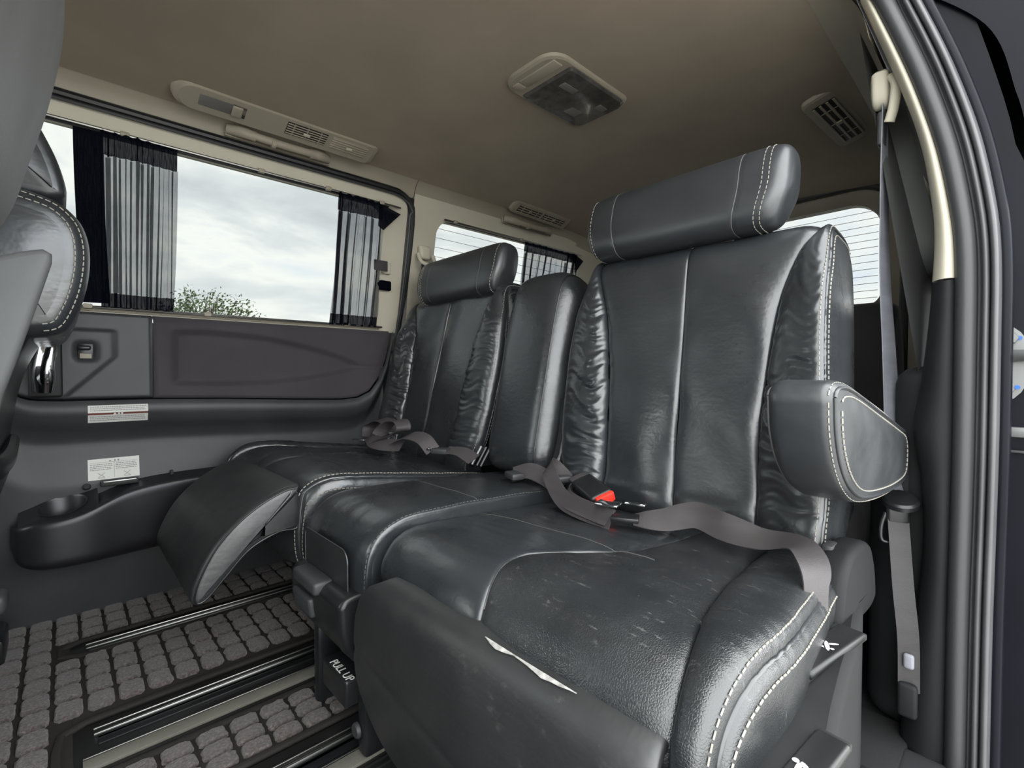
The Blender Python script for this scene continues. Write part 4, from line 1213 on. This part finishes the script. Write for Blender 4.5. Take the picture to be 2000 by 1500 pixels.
# near shoulder belt on the pillar
ub = thing('shoulder_belt', 'pale grey shoulder belt hanging from the rear door pillar', 'seat belt', (-.165, 1.08, 0))
up = cr_curve([(-.176, 1.072, 1.09), (-.176, 1.078, .95), (-.174, 1.085, .80), (-.166, 1.085, .66), (-.157, 1.07, .53), (-.146, 1.035, .42)], 70)
wdm = np.array([np.interp(np.linspace(0, 1, 70), [0, .3, 1], q) for q in ([.0, .12, .42], [.99, .98, .9], [0, 0, 0])]).T
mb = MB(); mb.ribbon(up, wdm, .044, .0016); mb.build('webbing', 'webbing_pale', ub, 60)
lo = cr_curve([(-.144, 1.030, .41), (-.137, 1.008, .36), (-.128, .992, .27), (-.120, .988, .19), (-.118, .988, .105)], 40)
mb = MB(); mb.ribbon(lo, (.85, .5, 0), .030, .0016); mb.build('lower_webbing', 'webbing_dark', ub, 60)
mb = MB(); mb.rbox((-.140, 1.016, .385), (.034, .012, .036), .006, 3, Matrix.Rotation(.5, 3, 'Z')); mb.build('tongue_plate', 'plastic_smooth', ub)
mb = MB(); mb.lathe([(0, .008), (.022, .008), (.026, .005), (.026, -.003), (.0, -.003)], (-.137, 1.018, .405), (.1, -.38, .92), 24); mb.build('tongue_cap', 'plastic_smooth', ub)
mb = MB(); mb.tube(cr_curve([(-.155, 1.010, .385), (-.160, 1.006, .362), (-.159, 1.004, .340), (-.150, 1.006, .336)], 20), .0032, 8); mb.build('tongue_hook', 'plastic_smooth', ub)
mb = MB(); mb.rbox((-.119, .982, .095), (.026, .014, .055), .006, 3); mb.build('belt_end_cover', 'plastic_matte', ub)
mb = MB(); mb.rbox((-.118, .982, .158), (.014, .008, .024), .004, 3); mb.build('belt_end_tab', 'webbing_pale', ub)
# cream pillar loop guide
mb = MB(); mb.puff([(1.040, 1.140), (1.06, 1.150), (1.080, 1.135), (1.084, 1.105), (1.07, 1.085), (1.048, 1.095)], -.192, -.168, .007, .003, 40, 4, 3); mb.build('belt_guide', 'cream', ub, 60)
mb = MB(); mb.tube(cr_curve([(-.164, 1.050, 1.130), (-.157, 1.045, 1.11), (-.161, 1.050, 1.075), (-.167, 1.055, 1.055)], 16), .009, 10, flat=.7); mb.build('guide_loop', 'cream', ub, 60)
mb = MB(); mb.rbox((-.180, 1.075, 1.05), (.010, .04, .06), .005, 3); mb.build('guide_slot', 'plastic', ub)

# ------------------------------------------------------------------ curtains
def curtain(name, label, y0, y1, z0, z1, folds, seed, xoff=.028, waist=0.0, stretch=1.0, tie=None):
    r = random.Random(seed)
    t = thing(name, label, 'curtain', (float(Xg(z0)) + xoff, (y0 + y1) / 2, z0), 'navy window curtains')
    n = folds * 16; nz = 40
    ph = [r.uniform(-.6, .6) for _ in range(folds + 2)]
    am = [r.uniform(.35, 1.6) for _ in range(folds + 2)]
    def surf(za, zb_, m, damp=1.0, dx=0.0):
        G = []
        for z in np.linspace(za, zb_, m):
            v = (z - z0) / (z1 - z0)
            row = []
            for i in range(n + 1):
                u = i / n * folds
                kf = int(min(u, folds - 1)); fr = u - kf
                A = (am[kf] * (1 - fr) + am[kf + 1] * fr) * (1 + .25 * math.sin(2.3 * v + kf * 1.7)); p_ = ph[kf] * (1 - fr) + ph[kf + 1] * fr
                th = 2 * math.pi * u + p_ * math.sin(3.1 * v + kf)
                side = A * .21 * math.sin(2 * th + .4 * v) * damp
                yv = (u + side) / folds
                yc = .5 + (yv - .5) * (1 - waist * math.sin(math.pi * min(1, max(0, v))) )
                y = y0 + (y1 - y0) * yc
                x = float(Xg(z)) + xoff + .011 * A * damp * math.sin(th) + .003 * math.sin(5 * v + u) + dx
                row.append((x, y, z))
            G.append(row)
        m_ = MB(); m_.grid(np.array(G)); return m_
    h = (z1 - z0)
    surf(z0 + h * .075, z1 - h * .13, nz).build('sheer_cloth', 'sheer', t, 180)
    surf(z1 - h * .13, z1, 8, .55).build('header_band', 'sheer_band', t, 180)
    surf(z0 - .004, z0 + h * .075, 5, .75).build('hem_band', 'sheer_band', t, 180)
    return t
c1 = curtain('window_curtain', 'sheer navy curtain gathered at the front end of the closed sliding door window', .075, .222, .786, 1.183, 7, 3, .030)
mb = MB(); mb.ribbon([(float(Xg(z)) + .034, .066 + .012 * math.sin(4 * z), z) for z in np.linspace(.79, 1.175, 30)], (.1, 1, 0), .052, .002); mb.build('folded_edge', 'sheer_band', c1)
c2 = curtain('window_curtain', 'sheer navy curtain gathered at the rear end of the closed sliding door window', .640, .800, .783, 1.185, 6, 5, .030)
mb = MB(); mb.add([(float(Xg(1.18)) + .03, .78, 1.183), (float(Xg(1.16)) + .03, .862, 1.165), (float(Xg(1.12)) + .03, .80, 1.10), (float(Xg(1.13)) + .03, .78, 1.11)], [(0, 1, 2, 3)]); mb.build('loose_corner', 'sheer_band', c2)
mb = MB(); mb.rbox((float(Xg(.95)) + .045, .80, .985), (.006, .05, .035), .002); mb.build('tie_band', 'door_fabric', c2)
c3 = curtain('window_curtain', 'small navy curtain at the tailgate end of the quarter window', 1.47, 1.82, .88, 1.186, 9, 9, .020)
mb = MB(); mb.add([(float(Xg(1.18)) + .025, 1.80, 1.186), (float(Xg(1.16)) + .025, 1.87, 1.165), (float(Xg(1.1)) + .025, 1.82, 1.10)], [(0, 1, 2)]); mb.build('loose_corner', 'sheer_band', c3)
def crail(name, label, y0, y1, z, xo, breaks):
    t = thing(name, label, 'curtain rail', (float(Xg(z)) + xo, (y0 + y1) / 2, z))
    m = MB(); m.tube([(float(Xg(z)) + xo, y, z) for y in np.linspace(y0, y1, 6)], .0035, 8); m.build('rail', 'steel', t)
    for y in breaks:
        m = MB(); m.rbox((float(Xg(z)) + xo, y, z + .001), (.012, .018, .012), .003); m.build('rail_clip', 'beige_plastic', t)
crail('curtain_rail', 'thin curtain rail along the top of the closed sliding door window', -.10, .86, 1.186, .026, (.12, .42, .61, .79))
crail('curtain_rail', 'thin curtain rail along the sill of the closed sliding door window', -.10, .83, .781, .026, (.05, .30, .70))
crail('curtain_rail', 'thin curtain rail along the top of the quarter window', 1.05, 1.86, 1.190, .016, (1.1, 1.45))
tb = thing('curtain_tieback', 'cream clip and black strap beside the rear curtain of the closed sliding door', 'tieback', (-1.53, .835, .94))
mb = MB(); mb.rbox((-1.533, .835, .985), (.016, .030, .042), .005, 3); mb.build('clip', 'cream', tb)
mb = MB(); mb.rbox((-1.535, .832, .925), (.014, .044, .034), .005, 2); mb.rbox((-1.528, .815, .93), (.010, .03, .014), .003, 2, Matrix.Rotation(.4, 3, 'X')); mb.build('strap', 'sheer_band', tb)

# ------------------------------------------------------------------ ceiling and roof rail fittings
def oriented(c, along, out):
    """frame with local x = along, z = out"""
    x = Vector(along).normalized(); z = Vector(out); z = (z - x * z.dot(x)).normalized(); y = z.cross(x)
    return Matrix((x, y, z)).transposed(), Vector(c)
def place(mb, fr):
    R_, c = fr
    A = np.array(R_)
    return lambda V: V @ A.T + np.array(c)
def plate(loop, th, inset=.004):
    m = MB(); L = np.array([(a, b, 0) for a, b in loop]); c = L.mean(0)
    L2 = c + (L - c) * .985; L2[:, 2] = th * .75; L3 = c + (L - c) * .94; L3[:, 2] = th
    m.grid(np.array([L, L2, L3]), wv=True); m.cap(L3, 0, (0, 0, 1), 3)
    return m
# dome lamp
dl = thing('dome_lamp', 'beige framed dome lamp with smoky lens in the headliner', 'lamp', (-.80, .94, 1.32))
fr = oriented((-.80, .942, float(zc(-.80, .942)) + .001), (0, 1, 0), (0, 0, -1))
tfm = place(None, fr)
plate(rrect(-.150, .150, -.090, .090, (.030, .05, .05, .030)), .010).build('lamp_frame', 'beige_plastic', dl, 40, tfm)
lens = MB(); L = np.array([(a, b, .009) for a, b in rrect(-.082, .145, -.082, .082, (.026, .008, .008, .026))]); L2 = L.mean(0) + (L - L.mean(0)) * .94; L2[:, 2] = .016
lens.grid(np.array([L, L2]), wv=True); lens.cap(L2, .004, (0, 0, 1), 4)
lens.build('lamp_lens', 'lens', dl, 60, tfm)
for (a, b, s1, s2) in ((-.03, .03, .05, .02), (.06, -.03, .04, .03), (.10, .03, .03, .02)):
    m = MB(); m.rbox((a, b, .0192), (s1, s2, .002), .0008); m.build('lens_facet', 'lens_clear', dl, 40, tfm)
m = MB(); m.rbox((-.112, .014, .011), (.030, .110, .005), .002, 2); m.build('lamp_switch', 'beige_plastic', dl, 40, tfm)
m = MB(); m.rbox((-.112, -.058, .011), (.028, .022, .005), .002, 2); m.build('lamp_switch', 'beige_plastic', dl, 40, tfm)
# near-side ceiling vent
def vent(name, label, c, along, out, w, h, slats, split=1, mat='beige_plastic', dark='dark_slot', tabs=True):
    t = thing(name, label, 'air vent', c, 'roof air vents')
    f_ = place(None, oriented(c, along, out))
    plate(rrect(-w / 2, w / 2, -h / 2, h / 2, h * .22), .012).build('vent_frame', mat, t, 40, f_)
    ww = w * .80 / split
    for s_ in range(split):
        cx = (s_ - (split - 1) / 2) * ww * 1.06
        m = MB(); m.rbox((cx, 0, .0115), (ww * .97, h * .62, .003), .001); m.build('vent_opening', dark, t, 40, f_)
        for q in range(slats):
            yy_ = -h * .27 + h * .54 * q / (slats - 1)
            m = MB(); m.rbox((cx, yy_, .0135), (ww * .95, h * .07, .004), .001, 2); m.build('slat', mat, t, 40, f_)
        for q in (-.3, 0, .3):
            m = MB(); m.rbox((cx + q * ww, 0, .0130), (.0035, h * .58, .003), .0008); m.build('vane', mat, t, 40, f_)
        m = MB(); m.rbox((cx, 0, .0165), (.014, h * .16, .006), .002, 2); m.build('vent_tab', mat, t, 40, f_)
    return t
vent('roof_vent', 'square beige vent in the headliner near the shoulder belt guide', (-.355, 1.545, float(zc(-.355, 1.545)) - .001), (.08, 1, -.04), (.25, 0, -1), .31, .085, 4, 1)
vent('roof_vent', 'slim beige vent in the headliner above the curtained quarter window', (-1.418, 1.50, float(zc(-1.418, 1.5)) - .004), (0, 1, -.02), (.55, 0, -1), .34, .06, 4, 2)
# long front console with lamp and two vents
lc = thing('roof_lamp_console', 'long beige roof console with reading lamp and two vents above the closed sliding door', 'roof console', (-1.40, .45, 1.30))
fr = oriented((-1.398, .462, float(zc(-1.398, .46)) - .002), (0, 1, -.0), (.42, 0, -1)); f_ = place(None, fr)
plate(rrect(-.262, .262, -.036, .036, (.014, .034, .034, .014)), .014).build('console_body', 'beige_plastic', lc, 40, f_)
m = MB(); m.rbox((-.170, .002, .0130), (.072, .034, .004), .002); m.build('reading_lens', 'lens_clear', lc, 40, f_)
m = MB(); m.rbox((-.118, .002, .0125), (.034, .038, .003), .001); m.build('switch_well', 'plastic', lc, 40, f_)
m = MB(); m.rbox((-.122, .002, .0165), (.024, .032, .008), .004, 3); m.build('lamp_switch', 'beige_plastic', lc, 40, f_)
for cx, dk in ((.052, 'dark_slot'), (.175, 'beige_plastic')):
    m = MB(); m.rbox((cx, .004, .0128), (.110, .042, .004), .001); vo = m.build('vent_opening', dk, lc, 40, f_)
    for q in range(5):
        m = MB(); m.rbox((cx, -.012 + .008 * q, .0155), (.108, .0024, .004), .0008, 2); m.build('slat', 'beige_plastic', vo, 40, f_)
    if dk == 'dark_slot':
        for q in (-.036, 0, .036):
            m = MB(); m.rbox((cx + q, .004, .0150), (.003, .040, .004), .0008); m.build('vane', 'beige_plastic', vo, 40, f_)
    m = MB(); m.rbox((cx, .002, .0185), (.018, .007, .006), .002, 2); m.build('vent_tab', 'cream', vo, 40, f_)
# grab handles
def grab(name, label, y0, y1, dz, x=-1.468, z=1.272):
    t = thing(name, label, 'grab handle', (x, (y0 + y1) / 2, z + dz), 'roof grab handles')
    pts = cr_curve([(x - .008, y0, z + dz + .004), (x + .010, y0 + .01, z + dz + .002), (x + .024, y0 + .05, z + dz - .008), (x + .030, (y0 + y1) / 2, z + dz - .012), (x + .024, y1 - .05, z + dz - .008), (x + .010, y1 - .01, z + dz), (x - .008, y1, z + dz)], 50)
    m = MB(); m.tube(pts, .0085, 12, flat=1.25); m.build('grip', 'beige_plastic', t, 60)
    for a, b in ((y0, 1), (y1, -1)):
        m = MB(); m.tube(cr_curve([(x - .004, a - b * .008, z + dz + .002), (x + .014, a + b * .02, z + dz - .003), (x + .021, a + b * .055, z + dz - .008)], 14), [.012] * 4 + [.0125] * 6 + [.0115] * 4, 14, flat=1.2); m.build('end_cover', 'beige_plastic', t, 60)
    m = MB(); m.tube([(x + .029, y0 + (y1 - y0) * .36, z + dz - .014), (x + .029, y0 + (y1 - y0) * .40, z + dz - .014)], .0115, 12, flat=1.2); m.build('coat_hook', 'beige_plastic', t, 60)
    m = MB(); m.rbox((x - .012, (y0 + y1) / 2, z + dz), (.006, y1 - y0 + .03, .034), .003, 2, Matrix.Rotation(-.35, 3, 'Y')); m.build('handle_recess', 'beige_plastic', t, 40)
grab('grab_handle', 'beige grab handle with coat hook above the closed sliding door', .345, .598, 0.0)
grab('grab_handle', 'beige grab handle above the curtained quarter window', 1.345, 1.61, -.020)
# far belt guide on the pillar
bg = thing('belt_guide', 'cream belt guide on the pillar between closed sliding door and quarter window', 'belt guide', (-1.5, .975, 1.05))
mb = MB(); mb.rbox((-1.508, .975, 1.058), (.026, .048, .050), .010, 3); mb.build('guide_cover', 'cream', bg)
mb = MB(); mb.tube(cr_curve([(-1.500, .945, 1.05), (-1.485, .948, 1.02), (-1.480, .975, 1.010), (-1.485, 1.005, 1.018), (-1.50, 1.008, 1.05)], 24), .007, 10); mb.build('guide_loop', 'cream', bg)
mb = MB(); mb.ribbon([(-1.49, .975, 1.02), (-1.52, .99, .9), (-1.55, 1.0, .6)], (0, 1, 0), .045, .002); mb.build('webbing', 'webbing', bg)

# ------------------------------------------------------------------ warning labels on the far door
def sticker(name, label, y0, y1, z0, z1, two, seed):
    r = random.Random(seed)
    t = thing(name, label, 'label', (-1.55, (y0 + y1) / 2, z0))
    ny, nz = 10, 8
    sx = lambda y, z: Xlow(y, z) + .0012
    def quad(a, b, c, d, lift, nm, mt, n1=8, n2=6):
        m = MB(); m.grid([[(sx(y, z) + lift, y, z) for z in np.linspace(c, d, n2)] for y in np.linspace(a, b, n1)]); return m.build(nm, mt, t, 180)
    if two:
        zm = (z0 + z1) / 2
        quad(y0, y1, zm + .003, z1, 0, 'upper_strip', 'label'); quad(y0, y1, z0, zm - .002, 0, 'lower_strip', 'label'); quad(y0, y1, zm - .002, zm + .003, -.0004, 'warning_stripe', 'red_ink')
        bands = [(zm + .006, z1 - .003), (z0 + .003, zm - .004)]; xs_ = [(y0 + .004, y1 - .004)]
        sym = [(zm, (y0 + y1) / 2 - .008)]
    else:
        quad(y0, y1, z0, z1, 0, 'sticker_sheet', 'label'); ym = (y0 + y1) / 2
        bands = [(z0 + .022, z1 - .012)]; xs_ = [(y0 + .004, ym - .003), (ym + .003, y1 - .004)]
        sym = []
        quad(ym - .0003, ym + .0003, z0 + .003, z1 - .010, .0005, 'divider', 'ink'); quad(y0 + .004, y1 - .004, z1 - .010, z1 - .0095, .0005, 'divider', 'ink')
    m = MB()
    def ink(a, b, c, d):
        m.add([(sx(a, c) + .0006, a, c), (sx(b, c) + .0006, b, c), (sx(b, d) + .0006, b, d), (sx(a, d) + .0006, a, d)], [(0, 1, 2, 3)])
    for (c, d) in bands:
        k_ = c + .002
        while k_ < d:
            for (a, b) in xs_:
                q = a
                while q < b - .003:
                    w_ = r.uniform(.0015, .005); ink(q, min(b, q + w_), k_, k_ + .0016); q += w_ + .0010
            k_ += .0044
    if not two:
        ym = (y0 + y1) / 2
        for cx in ((y0 + ym) / 2, (ym + y1) / 2):
            for s_ in (-1, 1):
                for q in np.linspace(-.006, .006, 9):
                    ink(cx + q - .0007, cx + q + .0007, z0 + .011 + s_ * q * .9 - .0007, z0 + .011 + s_ * q * .9 + .0007)
            ink(cx - .006, cx + .006, z0 + .004, z0 + .005)
        for q in range(5):
            ink(ym - .010 - q * .0007 + .002, ym - .010 + q * .0007 + .002, z1 - .0045 - q * .0009, z1 - .0037 - q * .0009)
        for q in (0, .007): ink(ym + q, ym + q + .003, z1 - .008, z1 - .004)
    m.build('print', 'ink', t)
    if two:
        m = MB()
        zm = (z0 + z1) / 2; yc_ = (y0 + y1) / 2 - .008
        for q in range(4): m.add([(sx(yc_, zm) + .0012, yc_ - .0009 * q, zm + .003 - .0013 * q), (sx(yc_, zm) + .0012, yc_ + .0009 * q, zm + .003 - .0013 * q), (sx(yc_, zm) + .0012, yc_ + .0009 * (q + 1), zm + .0017 - .0013 * q), (sx(yc_, zm) + .0012, yc_ - .0009 * (q + 1), zm + .0017 - .0013 * q)], [(0, 1, 2, 3)])
        for q in (.006, .012): m.add([(sx(yc_, zm) + .0012, yc_ + q, zm - .0015), (sx(yc_, zm) + .0012, yc_ + q + .004, zm - .0015), (sx(yc_, zm) + .0012, yc_ + q + .004, zm + .0022), (sx(yc_, zm) + .0012, yc_ + q, zm + .0022)], [(0, 1, 2, 3)])
        m.build('warning_sign', 'label', t)
sticker('warning_label', 'white two-strip warning label with dark red line on the door ledge', .046, .163, .497, .540, True, 4)
sticker('warning_label', 'white warning label with two crossed-out drawings above the door cup holder', .045, .147, .350, .402, False, 8)

# ------------------------------------------------------------------ front seats
ds = thing('front_seat', 'black leather driver seat with grey back shell and white double stitching', 'front seat', (-1.2, -.2, 0))
dp = [(-.03, .672), (-.004, .677), (.012, .692), (.028, .735), (.036, .785), (.034, .83), (.020, .862), (-.012, .884), (-.08, .89), (-.15, .85), (-.13, .72), (-.07, .675)]
mb = MB(); mb.puff(dp, -1.42, -.985, .030, .010, 110, 9, 12); GD = mb.last; db = mb.build('backrest', 'leather', ds, 180)
for gi in (-5, -3):
    st = MB(); lp = np.roll(GD[gi], -2, 0)[:62]; c_ = GD[gi].mean(0); nn_ = lp - c_; nn_[:, 0] = .05; stitches(st, lp, nn_, .0085, .0060, .0018, .0012); st.build('stitching', 'thread', db)
lb = [(-.085, .40), (-.070, .54), (-.050, .63), (-.020, .70), (-.02, .74), (-.10, .80), (-.19, .60), (-.20, .40)]
mb = MB(); mb.puff(lb, -1.40, -.992, .02, .004, 60, 5, 8); mb.build('lower_back', 'plastic_smooth', ds, 180)
sp_ = [(-.040, .790), (-.014, .798), (-.006, .788), (-.012, .76), (-.040, .655), (-.060, .585), (-.085, .50), (-.24, .50), (-.20, .65), (-.09, .76)]
mb = MB(); mb.puff(sp_, -.984, -.962, .008, .003, 70, 4, 3); mb.build('back_shell', 'seat_shell', ds, 60)
hd = [(-.01, .890), (.010, .900), (.008, .93), (-.006, .975), (-.03, 1.02), (-.07, 1.04), (-.12, 1.02), (-.13, .93), (-.08, .895)]
mb = MB(); mb.puff(hd, -1.34, -1.04, .016, .01, 60, 6, 8); mb.build('headrest', 'leather_smooth', ds, 180)
mb = MB(); mb.tube(cr_curve([(-.99, -.19, .53), (-.98, -.11, .49), (-1.0, -.075, .48), (-1.15, -.07, .475), (-1.36, -.075, .48)], 40), .013, 10, flat=1.6); mb.build('pocket_rim', 'rubber', ds)
mb = MB(); mb.ribbon(cr_curve([(-1.0, -.088, .475), (-1.15, -.082, .47), (-1.36, -.088, .475)], 20) - np.array([0, 0, .06]), (0, .3, 1), .12, .006); mb.build('seat_pocket', 'rubber', ds)
mb = MB(); mb.rbox((-1.21, -.40, .34), (.46, .50, .14), .04, 3); mb.build('cushion', 'leather', ds)
mb = MB(); mb.rbox((-1.21, -.38, .14), (.42, .46, .27), .02, 2); mb.build('seat_base', 'plastic_smooth', ds)
mb = MB(); mb.rbox((-1.02, -.092, .285), (.05, .06, .03), .010, 3); mb.build('slide_lever', 'plastic', ds)
mb = MB(); mb.rbox((-1.50, -.125, .035), (.12, .06, .06), .01, 2); mb.build('rail_end', 'plastic_smooth', ds)

ps = thing('front_seat', 'grey covered front passenger seat beside the open door', 'front seat', (-.48, -.2, 0))
pp = [(-.29, .30), (-.17, .50), (-.087, .65), (-.044, .746), (-.031, .774), (-.019, .82), (-.004, .882), (.007, .95), (.006, 1.0), (-.014, 1.04), (-.06, 1.06), (-.13, 1.04), (-.20, .88), (-.28, .6), (-.38, .36), (-.36, .30)]
mb = MB(); mb.puff(pp, -.70, -.29, .045, .012, 110, 8, 14); mb.build('backrest', 'front_seat', ps, 180)
mb = MB(); mb.rbox((-.49, -.47, .34), (.44, .46, .14), .04, 3); mb.build('cushion', 'front_seat', ps)
mb = MB(); mb.rbox((-.49, -.45, .14), (.40, .42, .27), .02, 2); mb.build('seat_base', 'plastic_smooth', ps)
hd = [(-.05, 1.07), (-.03, 1.10), (-.04, 1.18), (-.08, 1.21), (-.14, 1.19), (-.15, 1.11), (-.11, 1.07)]
mb = MB(); mb.puff(hd, -.62, -.36, .03, .01, 60, 6, 8); mb.build('headrest', 'front_seat', ps, 180)

# ------------------------------------------------------------------ third row
tr = thing('third_row_seat', 'dark fabric third row bench behind the captain seats', 'seat', (-.8, 1.6, 0))
bp3 = [(1.46, .34), (1.44, .42), (1.455, .60), (1.48, .74), (1.50, .79), (1.54, .80), (1.59, .78), (1.62, .60), (1.62, .36)]
for a, b in ((-.44, -.215), (-.72, -.45), (-1.08, -.73), (-1.45, -1.09)):
    mb = MB(); mb.puff(bp3, a, b, .03, .01, 60, 6, 6); mb.build('backrest', 'seat_fabric', tr, 180)
mb = MB(); mb.rbox((-.83, 1.34, .30), (1.24, .44, .14), .04, 3); mb.build('cushion', 'seat_fabric', tr)
mb = MB(); mb.rbox((-.83, 1.40, .11), (1.1, .30, .23), .02, 2); mb.build('seat_base', 'plastic_smooth', tr)
mb = MB(); mb.rbox((-.185, 1.56, .775), (.004, .040, .010), .001, 2, Matrix.Rotation(.6, 3, 'X')); mb.build('release_loop', 'label', tr)

# ------------------------------------------------------------------ tree outside
tree = thing('tree', 'leafy tree top seen over the sill of the curtained window', 'tree', (-14.0, 2.7, -.45))
mb = MB(); mb.tube(cr_curve([(-14, 2.7, -.45), (-13.95, 2.75, .6), (-14.0, 2.7, 1.5), (-14.05, 2.65, 2.2)], 20), np.linspace(.14, .04, 20), 8); tk = mb.build('trunk', 'bark', tree)
r = random.Random(11)
lv_ = MB(); br_ = MB()
for k_ in range(70):
    a = r.uniform(0, 2 * math.pi); ra = r.uniform(.1, 1) ** .6
    tip = np.array([-14 + 1.15 * ra * math.cos(a), 2.7 + 1.15 * ra * math.sin(a), 1.55 + 1.10 * math.sqrt(max(0, 1 - ra ** 2 * .9)) * r.uniform(.5, 1.02)])
    s0 = np.array([-14.0, 2.7, r.uniform(1.0, 1.9)])
    br_.tube(cr_curve([s0, (s0 + tip) / 2 + [0, 0, -.08], tip], 5), np.linspace(.02, .005, 5), 4)
    for q in range(26):
        c = tip + np.array([r.gauss(0, .16), r.gauss(0, .16), r.gauss(0, .10)])
        u = np.array([r.gauss(0, 1), r.gauss(0, 1), r.gauss(0, 1)]); u /= np.linalg.norm(u); v_ = np.cross(u, [.3, .5, .8]); v_ /= np.linalg.norm(v_)
        sl = r.uniform(.035, .06)
        lv_.add([c - u * sl, c + v_ * sl * .45, c + u * sl, c - v_ * sl * .45], [(0, 1, 2, 3)])
br_.build('branches', 'bark', tree)
lf_ = lv_.build('foliage', 'leaf', tree); lf_['kind'] = 'stuff'
